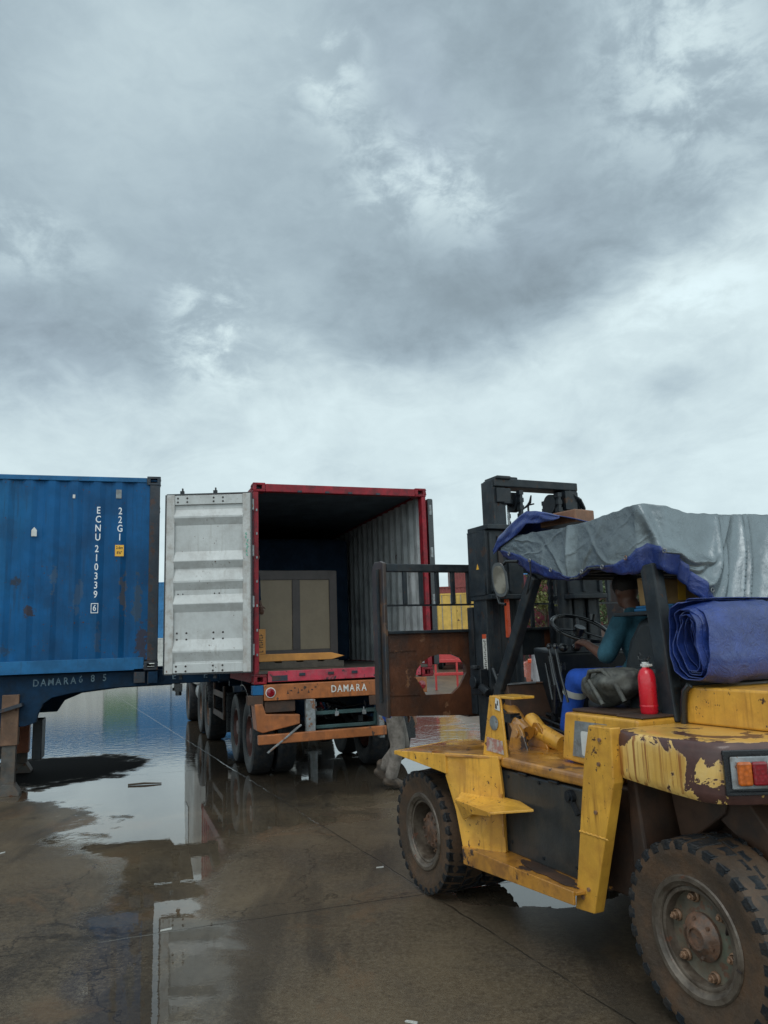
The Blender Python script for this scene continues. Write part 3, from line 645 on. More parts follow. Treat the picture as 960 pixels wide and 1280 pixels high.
# gooseneck main beams: outline in the x-z plane, deep at the left, arched up to a thin neck at the right
out = [(-5.2, 1.455), (X1 + .95, 1.455), (X1 + .95, 1.27), (X1 - .1, 1.262), (X1 - .62, 1.245), (X1 - 1.08, 1.20), (X1 - 1.30, 1.155), (X1 - 1.40, 1.08), (X1 - 1.455, .95), (X1 - 1.47, .86), (X1 - 1.60, .82), (-5.2, .82)]
outF = [(-5.2, 1.455), (X1 + .95, 1.455), (X1 + .95, 1.27), (X1 + .30, 1.262), (X1 + .22, 1.16), (X1 - .55, 1.15), (X1 - 1.10, 1.10), (X1 - 1.35, 1.0), (X1 - 1.45, .84), (-5.2, .80)]
for y in (.16, 2.16):
    b_ = MB(); b_.prism([(x, y, z) for x, z in (out if y < 1 else outF)], (0, .10, 0)); b_.build('main_beam', 'chassis_blue', ch, bevel=.008)
b_ = MB()
for x in (-5.1, -3, -1, 1, 3.2, X1 - 1.75): b_.box(x, x + .1, .27, 2.15, .95, 1.35)
for x in (X1 - .12, X1 + .8): b_.box(x, x + .12, .0, 2.43, 1.29, 1.44)
b_.build('cross_member', 'chassis_blue', ch, bevel=.006)
b_ = MB(); b_.cyl((X1 + .28, 1.2, 1.15), (X1 + .28, 1.2, 1.30), .045); b_.cyl((X1 + .28, 1.2, 1.12), (X1 + .28, 1.2, 1.16), .07); b_.box(X1 - .2, X1 + .5, .4, 2.0, 1.275, 1.29); b_.build('kingpin', 'steel_dark', ch, smooth=40)
b_ = MB(); b_.box(X1 + .22, X1 + .32, .13, .16, 1.16, 1.262); b_.cyl((X1 + .27, .145, 1.16), (X1 + .27, .145, 1.11), .04); b_.build('hose_coupling', 'black_plastic', ch, smooth=40)
b_ = MB()
for xx in (X1 + .19, X1 + .60):
    b_.box(xx, xx + .014, .152, .157, 1.325, 1.375); b_.box(xx + .014, xx + .045, .152, .157, 1.363, 1.375); b_.box(xx + .014, xx + .045, .152, .157, 1.325, 1.337)
b_.build('conspicuity_mark', 'letter_faint', ch)
its = []
for k, cch in enumerate('DAMARA'): its.append((cch, .125, frame((1, 0, 0), (0, 0, 1), (X1 - 1.49 + k * .089, .1585, 1.345 + .003 * k)), .80))
for k, cch in enumerate('685'): its.append((cch, .125, frame((1, 0, 0), (0, 0, 1), (X1 - .955 + k * .145, .1585, 1.372 + .004 * k)), .80))
join_text(its, 'letter_faint', ch)
# twist lock bracket at the corner
b_ = MB(); b_.box(X1 - .30, X1 - .16, .02, .16, 1.30, 1.44); b_.box(X1 - .13, X1 - .10, .03, .15, 1.28, 1.44); b_.build('twist_lock', 'post_dark', ch, bevel=.005)
for y in (.12, 2.05):
    b_ = MB(); x = X1 - 1.86 + (.02 if y < 1 else -.12)
    b_.box(x - .03, x + .17, y, y + .15, .60 if y < 1 else .28, 1.22)
    lg = b_.build('landing_leg', 'leg_orange' if y > 1 else 'leg_tan', ch, bevel=.008)
    lg['label'] = 'tan brown landing leg of the blue chassis' if y < 1 else 'orange brown landing leg on the far side'
    b_ = MB(); b_.box(x - .01, x + .15, y + .02, y + .13, .05, .60 if y < 1 else .28); b_.build('inner_tube', 'leg_grey', lg, bevel=.005)
    b_ = MB(); b_.prism([(x - .05, y - .04, 0), (x + .22, y - .04, 0), (x + .22, y - .04, .03), (x + .15, y - .04, .14), (x + .02, y - .04, .14), (x - .05, y - .04, .03)], (0, .22, 0)); b_.build('foot', 'leg_grey', lg, bevel=.004)
b_ = MB(); b_.cyl((X1 - 1.78, .2, .98), (X1 - 1.78, 2.1, .98), .025); b_.bar((X1 - 1.9, .10, 1.02), (X1 - 1.62, .10, 1.10), .04, .22, up=(0, 1, 0)); b_.build('leg_brace', 'post_dark', ch, smooth=40)
b_ = MB(); b_.box(X1 - 1.62, X1 - 1.50, 1.0, 1.35, .30, .83); b_.box(X1 - 2.9, X1 - 2.05, .5, 2.0, .30, .8); b_.build('tool_box', 'steel_dark', ch, smooth=30, bevel=.01)
for x in (-4.4, -3.1, -1.8):
    for y, s_ in ((.15, -1), (2.29, 1)): truck_wheel(ch, x, y, s_)
    b_ = MB(); b_.cyl((x, .2, .51), (x, 2.2, .51), .07); b_.build('axle', 'steel_dark', ch, smooth=40)

# ------------------------------------------------------------------ red container, doors open
AR = R(19.4); ua = Vector((math.cos(AR), math.sin(AR), 0)); Pa = Vector((-1.70, 9.84, 1.25))
Oa = Pa + ua * 2.438; RZ = R(109.4); W_ = 2.438
rc = container('dark red container standing open at the rear, its white inner walls in shade', None, Oa, RZ, body='red', rail='red', post='red', inner='inner_wall', open_end=True, phase=0)
# pale lining visible on the inner side of the side walls (thin second skin, real depth)
for o_ in list(rc.children):
    if o_.name.startswith('side_wall'):
        o_.data.materials.clear(); o_.data.materials.append(M['inner_wall'])
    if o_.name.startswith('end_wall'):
        o_.data.materials.clear(); o_.data.materials.append(M['inner_shaded'])
for y in (0, W_):
    sy_ = 1 if y < 1 else -1
    corr_wall('outer_skin', ['red'], rc, 6.058 - .28, .16, 2.5, lambda u, d_, z, y=y, sy_=sy_: (u + .14, y + sy_ * (.018 + d_), z))
b_ = MB(); b_.box(.0, .10, .165, W_ - .165, 2.591 - .118, 2.591 - .012); 
hd = b_.build('door_header', 'red', rc, bevel=.008)
b_ = MB()
for u in (.62, 1.0, 1.32, 1.72): b_.box(-.012, .0, W_ - u - .03, W_ - u + .03, 2.591 - .118, 2.591 - .09)
b_.build('cam_keeper', 'post_dark', hd, bevel=.003)
b_ = MB(); b_.box(.0, .12, .18, W_ - .18, .02, .155); sl = b_.build('door_sill', 'red_worn', rc, bevel=.006)
b_ = MB()
for u in (.62, 1.0, 1.32, 1.72): b_.box(-.014, .0, W_ - u - .04, W_ - u + .04, .085, .12)
b_.box(-.004, .0, W_ - .43, W_ - .23, .03, .10); b_.build('cam_keeper', 'post_dark', sl, bevel=.003)
b_ = MB()
for k in range(22): b_.cyl((.08, .9 + .0 * k, 2.591 - .2 - k * .1), (.08, .9, 2.591 - .2 - k * .1), .001) if False else None
b_.bm.free()
# door leaf builder: leaf in its own frame, u = distance from the hinge, thickness towards +v
def door_leaf(parent, hinge, du, dv, label):
    """du: direction of the leaf from the hinge, dv: direction its inner face looks"""
    du, dv = Vector(du), Vector(dv); Z_ = Vector((0, 0, 1)); hp_ = Vector(hinge); wd, ht, z0 = 1.085, 2.27, .165
    P = lambda u, v, z: tuple(hp_ + du * u + dv * v + Z_ * z)
    def bx(b_, u0, u1, v0, v1, z0_, z1_): b_.hexa([P(u0, v0, z0_), P(u1, v0, z0_), P(u1, v1, z0_), P(u0, v1, z0_), P(u0, v0, z1_), P(u1, v0, z1_), P(u1, v1, z1_), P(u0, v1, z1_)])
    # horizontal corrugations between the stiles
    b_ = MB(); pf = [(z0 + .10, .0)]
    f = lambda a: z0 + ht * (1 - a)
    # ribs given as fraction from the top: raised faces with sloping shoulders
    # (top of the long upper slope, crest, foot of the short under-slope)
    for (a0, a1, a2, a3) in ((.085, .125, .135, .175), (.325, .378, .382, .422), (.430, .490, .500, .542), (.570, .618, .622, .665), (.815, .876, .884, .935)):
        pf += [(f(a0), .0), (f(a1), .045), (f(a2), .045), (f(a3), .0)]
    pf.append((z0 + ht - .10, .0)); pf.sort()
    b_.rings([[P(.10, .006 + d_, z) for z, d_ in pf], [P(wd - .10, .006 + d_, z) for z, d_ in pf]], closed=False, caps=False)
    lf = b_.build('door', 'door_white', parent, solid=.003); lf['label'] = label
    for (u0, u1) in ((.0, .105), (wd - .105, wd)):
        b_ = MB(); bx(b_, u0, u1, -.012, .045, z0, z0 + ht); b_.build('door_stile', 'door_stile', lf, bevel=.005)
    for (z_0, z_1) in ((z0 + .006, z0 + .12), (z0 + ht - .13, z0 + ht - .006)):
        b_ = MB(); bx(b_, .105, wd - .105, -.010, .034, z_0, z_1); b_.build('door_rail', 'door_white', lf, bevel=.005)
    b_ = MB(); bx(b_, -.02, .0, -.02, .055, z0, z0 + ht); bx(b_, wd, wd + .015, -.02, .05, z0, z0 + ht); bx(b_, .0, wd, -.02, .04, z0 + ht, z0 + ht + .014); bx(b_, .0, wd, -.02, .04, z0 - .014, z0); b_.build('rubber_seal', 'black_plastic', lf)
    b_ = MB()
    for u in (.36, .48, .76 + .06, .94):
        for zz in (z0 + ht - .045, z0 + ht - .095, z0 + .03, z0 + .09, z0 + .42, z0 + .50):
            c0 = Vector(P(u, .046 if zz > z0 + ht - .2 or zz < z0 + .13 else .012, zz)); c0 = Vector(P(u, .034 if zz > z0 + ht - .2 or zz < z0 + .13 else .007, zz))
            b_.tube([c0, c0 + dv * .004], .013, 8)
    for u in (.40, .46, .86, .92):
        c0 = Vector(P(u, .048, z0 + ht * .435)); b_.tube([c0 + dv * .001, c0 + dv * .004], .010, 8)
    b_.build('bolt_hole', 'ink', lf)
    for u in (.47, .90):
        b_ = MB(); c0 = Vector(P(u, -.05, z0 - .06)); c1 = Vector(P(u, -.05, z0 + ht + .05)); b_.tube([c0, c1], .017, 10)
        bx(b_, u - .02, u + .03, -.065, -.03, z0 + ht + .03, z0 + ht + .065); bx(b_, u - .008, u + .008, -.062, -.03, z0 + ht + .06, z0 + ht + .10); bx(b_, u - .02, u + .02, -.065, -.03, z0 - .07, z0 - .04)
        for zz in (.3, 1.1, 1.9): bx(b_, u - .04, u + .04, -.07, -.012, z0 + zz, z0 + zz + .07)
        b_.build('locking_bar', 'steel_dark', lf, smooth=40)
    for zz in (.2, .8, 1.45, 2.05):
        b_ = MB(); c0 = Vector(P(-.02, .02, z0 + zz)); b_.tube([c0, c0 + Vector((0, 0, .14))], .02, 8); b_.build('hinge', 'galv', lf, smooth=40)
    return lf
# world direction (-1,0,0) in the container's frame
Ri = Matrix.Rotation(-RZ, 3, 'Z')
du = Ri @ Vector((-1, -.01, 0)).normalized(); dv = Ri @ Vector((.01, -1, 0)).normalized()
dl = door_leaf(rc, (-.03, W_ + .03, 0), du, dv, 'white ribbed left door swung open beside the blue container')
# hand-written green mark on the stile
b_ = MB(); hp_ = Vector((-.03, W_ + .03, 0))
random.seed(3)
for k in range(7):
    z = 1.62 + k * .045; p0 = hp_ + du * (.045 + random.uniform(-.01, .01)) + dv * .047 + Vector((0, 0, z)); p1 = p0 + du * random.uniform(-.02, .03) + Vector((0, 0, .03)); b_.tube([p0, p0 + (p1 - p0) * .5 + du * .012, p1], .0055, 4)
mt_, q_, bb_ = material('marker_green'); bb_.inputs['Base Color'].default_value = (.05, .42, .28, 1); M['green_mark'] = mt_
b_.build('marker_writing', 'green_mark', dl)
# right leaf folded back against the right side wall
dr = door_leaf(rc, (.02, -.075, 0), (1, 0, 0), (0, 1, 0), 'right door folded back along the side of the red container')
for c_ in dr.children:
    if c_.name.startswith(('door_stile', 'door_rail')): c_.data.materials.clear(); c_.data.materials.append(M['red'])
# lashing rings on the inner left post
b_ = MB()
for k in range(7): b_.box(-.004, .004, W_ - .055, W_ - .035, .35 + k * .31, .38 + k * .31)
b_.build('lashing_ring', 'galv', rc)

# ------------------------------------------------------------------ orange skeletal trailer under the red container
tr = thing('container_trailer', 'orange and blue container trailer with a bent rear bumper, under the red container', 'trailer', (Oa.x, Oa.y, 0), RZ)
def uy(u): return W_ - u
for u in (.72, 1.62):
    b_ = MB(); y = uy(u); b_.box(.10, 6.6, y - .06, y + .06, 1.18, 1.235); b_.box(.10, 6.6, y - .012, y + .012, .80, 1.18); b_.box(.10, 6.6, y - .06, y + .06, .76, .80); b_.build('main_beam', 'chassis_blue', tr, bevel=.004)
b_ = MB()
for x in (.5, 1.6, 2.9, 4.2, 5.4): b_.box(x, x + .09, .1, W_ - .1, 1.10, 1.235)
b_.build('cross_member', 'chassis_blue', tr, bevel=.006)
b_ = MB(); b_.box(-.05, .12, .12, uy(.12), 1.045, 1.243); bo = b_.build('rear_bolster', 'orange', tr, bevel=.008)
its = []
for k, cch in enumerate('DAMARA'): its.append((cch, .125, frame((0, -1, 0), (0, 0, 1), (-.0525, uy(1.02 + k * .082), 1.148)), .80))
join_text(its, 'letter_worn', bo)
b_ = MB()
for k in range(9):
    yy = uy(.42 + k * .045); b_.box(-.053, -.0505, yy - .012, yy + .012, 1.12 + .03 * ((k * 7) % 3), 1.135 + .03 * ((k * 7) % 3)); b_.box(-.053, -.0505, yy - .004, yy + .004, 1.12, 1.16 + .02 * (k % 2)) if k % 3 == 0 else None
b_.build('scraped_mark', 'ink', bo)
b_ = MB(); b_.lathe([(.055, -.052), (.055, -.062), (.042, -.066), (.002, -.068)], (0, uy(.20), 1.145), axis='X', seg=24); b_.build('reflector', 'lens_red', bo, smooth=40)
b_ = MB(); b_.lathe([(.064, -.0505), (.064, -.058), (.055, -.060)], (0, uy(.20), 1.145), axis='X', seg=24); b_.build('reflector_ring', 'white_plastic', bo, smooth=40)
b_ = MB(); b_.lathe([(.055, -.052), (.055, -.062), (.042, -.066), (.002, -.068)], (0, uy(2.24), 1.145), axis='X', seg=24); b_.build('reflector', 'lens_red', bo, smooth=40)
b_ = MB(); b_.box(-.03, .10, uy(.12) + .003, uy(-.02), 1.12, 1.235); b_.build('lock_pocket', 'blue_dull', tr, bevel=.005)
b_ = MB(); b_.box(-.03, .12, uy(.115) + .003, uy(-.08), 1.0, 1.115); b_.build('side_bracket', 'under_brown', tr, bevel=.005)
# tail lamp boards (left one bent), silver post, under-run bumper
b_ = MB(); b_.box(-.02, .04, uy(.52), uy(.13), .90, 1.035); b_.build('lamp_board', 'under_brown', tr, bevel=.006)
b_ = MB(); b_.prism([(-.06, uy(.0), 1.01), (-.06, uy(.03), .69), (-.06, uy(.10), .66), (-.06, uy(.57), .745), (-.06, uy(.57), .86), (-.06, uy(.14), .885), (-.06, uy(.10), 1.01)], (.30, 0, 0)); b_.build('mudguard_bracket', 'orange', tr, bevel=.01)
for u0, mt_ in ((.65, 'galv'), (1.62, 'galv')):
    b_ = MB(); b_.box(-.07, .02, uy(u0 + (.07 if u0 > 1 else .12)), uy(u0), .50 if u0 > 1 else .56, .84 if u0 > 1 else 1.04); b_.build('rear_post', mt_, tr, bevel=.008)
b_ = MB(); b_.box(.03, .09, uy(1.62), uy(.78), .83, .875); b_.box(.03, .09, uy(1.62), uy(.78), .66, .70); b_.box(.03, .09, uy(.80), uy(.775), .66, .875); b_.box(.03, .09, uy(1.62), uy(1.59), .66, .875); rk = b_.build('lamp_rack', 'teal_bar', tr, bevel=.004)
b_ = MB()
for u in (1.05, 1.42): b_.box(.01, .03, uy(u + .05), uy(u), .805, .86); b_.cyl((.02, uy(u + .02), .86), (.02, uy(u + .02), .90), .008, seg=6)
b_.build('lamp', 'galv', rk, bevel=.003)
b_ = MB(); b_.bar((-.10, uy(.03), .585), (-.10, uy(1.70), .60), .07, .115); b_.build('rear_bumper', 'orange', tr, bevel=.01)
b_ = MB(); b_.bar((-.14, uy(.14), .43), (-.12, uy(.57), .74), .02, .045, up=(1, 0, 0)); b_.build('stay_rod', 'galv', tr, bevel=.004)
b_ = MB(); b_.bar((-.05, uy(1.5), .98), (-.25, uy(1.75), 1.0), .05, .12); b_.build('coupling_arm', 'under_brown', tr, bevel=.01)
for ix, x in enumerate((1.12, 2.35)):
    for u, s_ in ((.245, 1), (2.19, -1)):
        truck_wheel(tr, x, uy(u), s_, r=.51, w_=.29); 
    for u in (.56, 1.88): truck_wheel(tr, x, uy(u), 1 if u < 1 else -1, r=.51, w_=.27)
    b_ = MB(); b_.cyl((x, uy(.3), .51), (x, uy(2.1), .51), .08); b_.ball((x, uy(1.2), .51), (.16, .2, .16)); b_.build('axle', 'steel_dark', tr, smooth=40)
for u in (.80, 1.62):
    b_ = MB()
    for k in range(5): b_.bar((.75, uy(u), .72 - .018 * k), (1.12, uy(u), .62 - .018 * k), .07, .014); b_.bar((1.12, uy(u), .62 - .018 * k), (1.6, uy(u), .72 - .018 * k), .07, .014); b_.bar((2.0, uy(u), .72 - .018 * k), (2.35, uy(u), .62 - .018 * k), .07, .014); b_.bar((2.35, uy(u), .62 - .018 * k), (2.8, uy(u), .72 - .018 * k), .07, .014)
    b_.build('leaf_spring', 'steel_dark', tr)
# mudguards and side marker boards
for u0 in (.02, 1.95):
    b_ = MB()
    b_.grid(lambda a, c_, u0=u0: (1.05 - .72 * math.cos(R(20 + 85 * a)), uy(u0 + .46 * c_), .62 + .58 * math.sin(R(20 + 85 * a))), 12, 2); b_.build('mudguard', 'black_plastic', tr, smooth=60, solid=.012)
b_ = MB(); b_.bar((2.9, uy(.02), .95), (4.3, uy(.02), .95), .03, .09); b_.bar((2.9, uy(.02), .62), (4.3, uy(.02), .62), .03, .09); b_.box(2.9, 2.95, uy(.035), uy(.0), .58, 1.1); b_.box(4.2, 4.25, uy(.035), uy(.0), .58, 1.1); b_.build('side_guard', 'under_brown', tr, bevel=.005)
for u in (.65, 1.78):
    b_ = MB(); b_.box(4.45, 4.6, uy(u + .14), uy(u), .25, 1.1); b_.box(4.38, 4.67, uy(u + .2), uy(u - .06), .22, .27); b_.build('landing_leg', 'galv', tr, bevel=.006)

for k, (u, mt_) in enumerate(((.86, 'red'), (.90, 'chassis_blue'), (.95, 'black_plastic'), (1.45, 'black_plastic'))):
    b_ = MB(); b_.tube([(.02, uy(u), .98), (.10, uy(u + .05), .90 - .03 * k), (.25, uy(u + .12), .93), (.9, uy(u + .02), .84), (1.6, uy(u), .9)], .010, 6); b_.build('air_line', mt_, tr, smooth=60)
for u in (1.10, 1.38):
    b_ = MB(); b_.cyl((1.45, uy(u), .70), (1.62, uy(u), .70), .085, seg=20); b_.cyl((1.30, uy(u), .70), (1.45, uy(u), .70), .03, seg=10); b_.build('brake_chamber', 'steel_dark', tr, smooth=40)
for u0 in (.06, 1.96):
    b_ = MB(); b_.box(.60, .612, uy(u0 + .42), uy(u0), .38, 1.0) if u0 > 1 else b_.box(2.92, 2.932, uy(u0 + .42), uy(u0), .38, 1.0); b_.build('mud_flap', 'black_plastic', tr, bevel=.004)

# tractor unit coupled to that trailer (stands behind the container)
tk = thing('tractor_truck', 'dark tractor truck with rusty rear wheels, half hidden behind the red container', 'truck', (Oa.x, Oa.y, 0), RZ)
for x in (5.45, 6.75, 9.6):
    for y, s_ in ((uy(.20), 1), (uy(2.24), -1)): truck_wheel(tk, x, y, s_, r=.53, w_=.34, rim='hub')
    b_ = MB(); b_.cyl((x, uy(.3), .53), (x, uy(2.1), .53), .08); b_.build('axle', 'steel_dark', tk, smooth=40)
b_ = MB(); b_.box(4.9, 10.3, uy(.85), uy(.72), .72, .98); b_.box(4.9, 10.3, uy(1.72), uy(1.6), .72, .98); b_.build('frame', 'steel_dark', tk, bevel=.01)
b_ = MB(); b_.box(5.15, 5.17, uy(.42), uy(-.02), .72, 1.1); b_.box(5.15, 5.17, uy(2.46), uy(2.0), .72, 1.1); b_.build('mud_flap', 'black_plastic', tk)
b_ = MB()
for u0 in (-.02, 1.98): b_.grid(lambda a, c_, u0=u0: (5.45 - .66 * math.cos(R(5 + 95 * a)), uy(u0 + .46 * c_), .58 + .58 * math.sin(R(5 + 95 * a))), 12, 2)
b_.build('mudguard', 'black_plastic', tk, smooth=60, solid=.012)
b_ = MB(); b_.prism([(8.0, uy(.05), .9), (10.4, uy(.05), .9), (10.4, uy(.05), 1.9), (10.15, uy(.05), 2.9), (9.9, uy(.05), 3.1), (8.0, uy(.05), 3.1)], (0, -2.3, 0)); cb = b_.build('cab', 'bg_white', tk, bevel=.06)
b_ = MB(); b_.box(9.2, 9.95, uy(.05), uy(.035), 1.9, 2.7); b_.build('side_window', 'glass_dark', cb, bevel=.01)
b_ = MB(); b_.prism([(10.43, uy(.2), 1.98), (10.19, uy(.2), 2.85), (10.21, uy(.2), 2.86), (10.45, uy(.2), 1.99)], (0, -2.0, 0)); b_.build('windscreen', 'glass_dark', cb)
b_ = MB(); b_.cyl((7.55, uy(.35), .75), (8.3, uy(.35), .75), .26, seg=24); b_.build('fuel_tank', 'galv', tk, smooth=40)

# ------------------------------------------------------------------ cargo in the red container
FZ = 1.25 + .163
def inC(x, u, z): return Vector(Oa) * Vector((1, 1, 0)) + Matrix.Rotation(RZ, 3, 'Z') @ Vector((x, W_ - u, z))
p_ = inC(1.75, .25, FZ)
pa = thing('pallet', 'dark timber pallet under the beige two-panel cabinet', 'pallet', p_, RZ)
b_ = MB()
for k in range(6): b_.box(.0 + k * .16, .12 + k * .16, -1.2, 0, .115, .135)
b_.build('deck_board', 'pallet', pa)
b_ = MB()
for yy in (-1.2, -.65, -.1): b_.box(0, .92, yy, yy + .1, .0, .115)
b_.build('bearer', 'pallet', pa)
p_ = inC(1.80, .27, FZ + .137)
cbn = thing('cabinet', 'beige two-panel cabinet with brown frame standing inside the red container', 'cabinet', p_, RZ)
b_ = MB(); b_.box(.03, .62, -1.34, 0, .0, 1.30); b_.build('carcass', 'cab_frame', cbn, bevel=.006)
for (a0, a1) in ((.13, .63), (.75, 1.22)):
    b_ = MB(); b_.box(.018, .03, -a1, -a0, .10, 1.16); dd = b_.build('panel', 'cab_panel', cbn, bevel=.004)
b_ = MB(); b_.box(.0, .03, -1.34, -1.22, 0, 1.30); b_.box(.0, .03, -.13, 0, 0, 1.30); b_.box(.0, .03, -.75, -.63, .1, 1.16)
b_.box(.0, .03, -1.22, -.13, 1.16, 1.30); b_.box(.0, .03, -1.22, -.13, .0, .10); b_.build('front_frame', 'cab_frame', cbn, bevel=.004)
b_ = MB(); b_.ball((-.01, -.17, .33), .014); b_.build('knob', 'white_plastic', cbn, smooth=60)
p_ = inC(1.82, .09, FZ)
bd = thing('board', 'beige board standing left of the cabinet in the red container', 'board', p_, RZ)
b_ = MB(); b_.box(0, .03, -.17, .0, 0, 1.15); b_.build('panel', 'cab_panel', bd, bevel=.003)
# yellow fork arm lying across the opening on a second pallet
p_ = inC(.66, .12, FZ)
pb = thing('pallet', 'low dark timber pallet under the yellow fork near the container sill', 'pallet', p_, RZ)
b_ = MB()
for k in range(4): b_.box(.02, .60, -.28 - k * .3, -.08 - k * .3, .075, .095)
b_.build('deck_board', 'pallet', pb)
b_ = MB(); b_.box(.0, .1, -1.25, -.02, .0, .075); b_.box(.5, .6, -1.25, -.02, 0, .075); b_.build('bearer', 'pallet', pb)
p_ = inC(.72, .16, FZ + .097)
fk = thing('fork_arm', 'orange-yellow fork arm with an upright heel lying across the container floor', 'fork arm', p_, RZ)
b_ = MB(); b_.prism([(0, 0, 0), (0, -1.05, .0), (0, -1.24, .045), (0, -1.05, .095), (0, -.13, .100), (0, 0, .100)], (.13, 0, 0)); b_.build('blade', 'fork_yellow', fk, bevel=.006)
b_ = MB(); b_.box(.0, .05, -.125, .0, .102, .44); hl = b_.build('heel', 'fork_yellow', fk, bevel=.006)
b_ = MB(); random.seed(12)
for k in range(8):
    z = .13 + k * .031
    if k == 1: continue
    b_.box(-.003, -.0005, -.09, -.035, z, z + .008); b_.box(-.003, -.0005, -.09 + .02 * (k % 3), -.08 + .02 * (k % 3), z, z + .022)
b_.build('worn_stencil', 'ink', hl)
# added dark block that stands for the deep shade of the box, and a hanging lashing strap
p_ = inC(3.1, .15, FZ)
dk = thing('dark_goods_fill', 'made-up dark block of goods that blackens the depth of the red container', 'goods', p_, RZ)
b_ = MB(); b_.box(.0, 1.9, -2.05, 0, 0, 2.12); b_.build('blanket', 'navy_cloth', dk, bevel=.08, seg=3)  # unseen load, put in only to darken the depth
p_ = inC(1.5, 2.32, FZ)
st_ = thing('lashing_strap', 'pale lashing strap hanging on the right inner wall of the red container', 'strap', p_, RZ)
b_ = MB(); b_.bar((0, 0, 1.35), (.05, .10, .95), .02, .008); b_.bar((.05, .10, .95), (.04, .12, .78), .05, .02); b_.build('webbing', 'galv', st_)

# ------------------------------------------------------------------ forklift (local: x forward, y left, z up; origin under the left rear wheel's outer face)
FO = Vector((1.286, 3.62, 0)); FR = R(114.5)
def FW(x, y, z): return FO + Matrix.Rotation(FR, 3, 'Z') @ Vector((x, y, z))
fl = thing('forklift', 'large old yellow forklift with peeling paint, seen from behind on its left side', 'forklift', FO, FR)
YC = -1.17
def mir(y): return 2 * YC - y
def F(b_, name, mat, parent=None, **k): return b_.build(name, mat, parent or fl, **k)
# underbody
b_ = MB(); b_.box(.46, 1.95, mir(-.14), -.14, .42, .955); b_.box(1.95, 2.6, mir(-.62), -.62, .42, .95); F(b_, 'frame', 'under_brown', bevel=.01)
b_ = MB(); b_.box(-.34, .455, mir(-.42), -.42, .52, 1.02)
b_.prism([(.46, -.10, .40), (.46, -.10, 1.02), (.40, -.10, 1.02), (.33, -.10, .42)], (0, -.5, 0)); F(b_, 'wheel_arch', 'under_brown', bevel=.012)
b_ = MB(); b_.prism([(.30, -.28, .70), (.02, -.28, .90), (-.02, -.28, 1.0), (.36, -.28, 1.0)], (0, -.14, 0)); b_.prism([(-.1, -.30, .98), (.10, -.30, .98), (.06, -.30, .86), (-.30, -.30, .62), (-.36, -.30, .66)], (0, -.12, 0)); F(b_, 'arch_gusset', 'under_brown', bevel=.008)
b_ = MB(); b_.cyl((0, -.2, .42), (0, mir(-.2), .42), .09); b_.box(-.1, .1, -1.9, -.45, .34, .52); F(b_, 'rear_axle', 'under_brown', smooth=40, bevel=.01)
b_ = MB(); b_.cyl((2.33, -.1, .42), (2.33, mir(-.1), .42), .13); F(b_, 'front_axle', 'under_brown', smooth=40)
# top rail of the side, dark tank panel
b_ = MB(); b_.box(.60, 1.47, -.26, .012, .950, 1.018); F(b_, 'side_rail', 'yellow_dirty', bevel=.022, seg=3)
b_ = MB(); b_.box(.60, 1.50, -.06, -.016, .455, .935); pn = F(b_, 'tank_panel', 'panel_dark', bevel=.012)
b_ = MB(); b_.cyl((.80, -.016, .885), (.80, .012, .885), .035, seg=20); b_.cyl((.80, .012, .885), (.80, .022, .885), .022, seg=12); b_.bar((.80, .0, .88), (.74, .0, .80), .02, .02); F(b_, 'filler_cap', 'steel_dark', pn, smooth=40)
# front fender, side of the steps
b_ = MB()
b_.prism([(2.36, .315, .975), (1.83, .19, 1.005), (1.44, .02, 1.018), (1.44, -.30, 1.018), (2.5, -.42, .985), (2.62, -.34, .975)], (0, 0, -.018))
ff = F(b_, 'fender', 'yellow_dirty', bevel=.004)
b_ = MB(); b_.hexa([(2.365, .318, .955), (1.84, .195, .88), (1.84, .175, .88), (2.365, .298, .955), (2.365, .318, .978), (1.84, .195, 1.004), (1.84, .175, 1.004), (2.365, .298, .978)]); F(b_, 'fender_lip', 'yellow', ff, bevel=.004)
b_ = MB(); b_.hexa([(2.365, .318, .95), (2.64, -.34, .95), (2.62, -.34, .95), (2.345, .312, .95), (2.365, .318, .977), (2.64, -.34, .977), (2.62, -.34, .977), (2.345, .312, .977)]); F(b_, 'fender_lip', 'yellow', ff, bevel=.003)
b_ = MB()
b_.prism([(1.86, .185, 1.008), (1.86, .185, .86), (1.78, .165, .66), (1.70, .155, .36), (1.68, .15, .36), (1.44, .02, .46), (1.44, .02, .80), (1.455, .03, 1.018)], (.012, -.024, 0))
F(b_, 'step_side', 'yellow', bevel=.004)
b_ = MB(); b_.prism([(1.70, .14, .72), (1.52, .12, .765), (1.13, .02, .775), (1.06, -.02, .775), (1.40, -.06, .79), (1.60, -.03, .79)], (0, 0, -.016)) if False else None
b_.prism([(1.72, .20, .74), (1.28, .22, .742), (1.12, .02, .765), (1.32, -.02, .775), (1.50, .02, .78), (1.74, .13, .785)], (0, 0, -.014))
b_.prism([(1.72, .205, .742), (1.28, .225, .744), (1.28, .222, .718), (1.50, .208, .69), (1.68, .17, .62)], (0, -.012, 0))
F(b_, 'step', 'yellow', bevel=.003)
b_ = MB(); b_.prism([(1.70, .165, .455), (.66, .125, .455), (.62, -.10, .46), (1.50, -.10, .46)], (0, 0, -.018))
b_.prism([(1.71, .172, .46), (.655, .132, .462), (.655, .132, .395), (1.70, .172, .355)], (0, -.016, 0)); lw = F(b_, 'step', 'yellow_dirty', bevel=.004)
b_ = MB(); random.seed(5)
pts = []
for k in range(22):
    a = 2 * math.pi * k / 22; rr = 1 + random.uniform(-.22, .22); pts.append((.98 + .27 * rr * math.cos(a), .035 + .055 * rr * math.sin(a) - .02 * math.cos(a), .4585))
b_.prism(pts, (0, 0, .003)); F(b_, 'worn_patch', 'under_brown', lw)
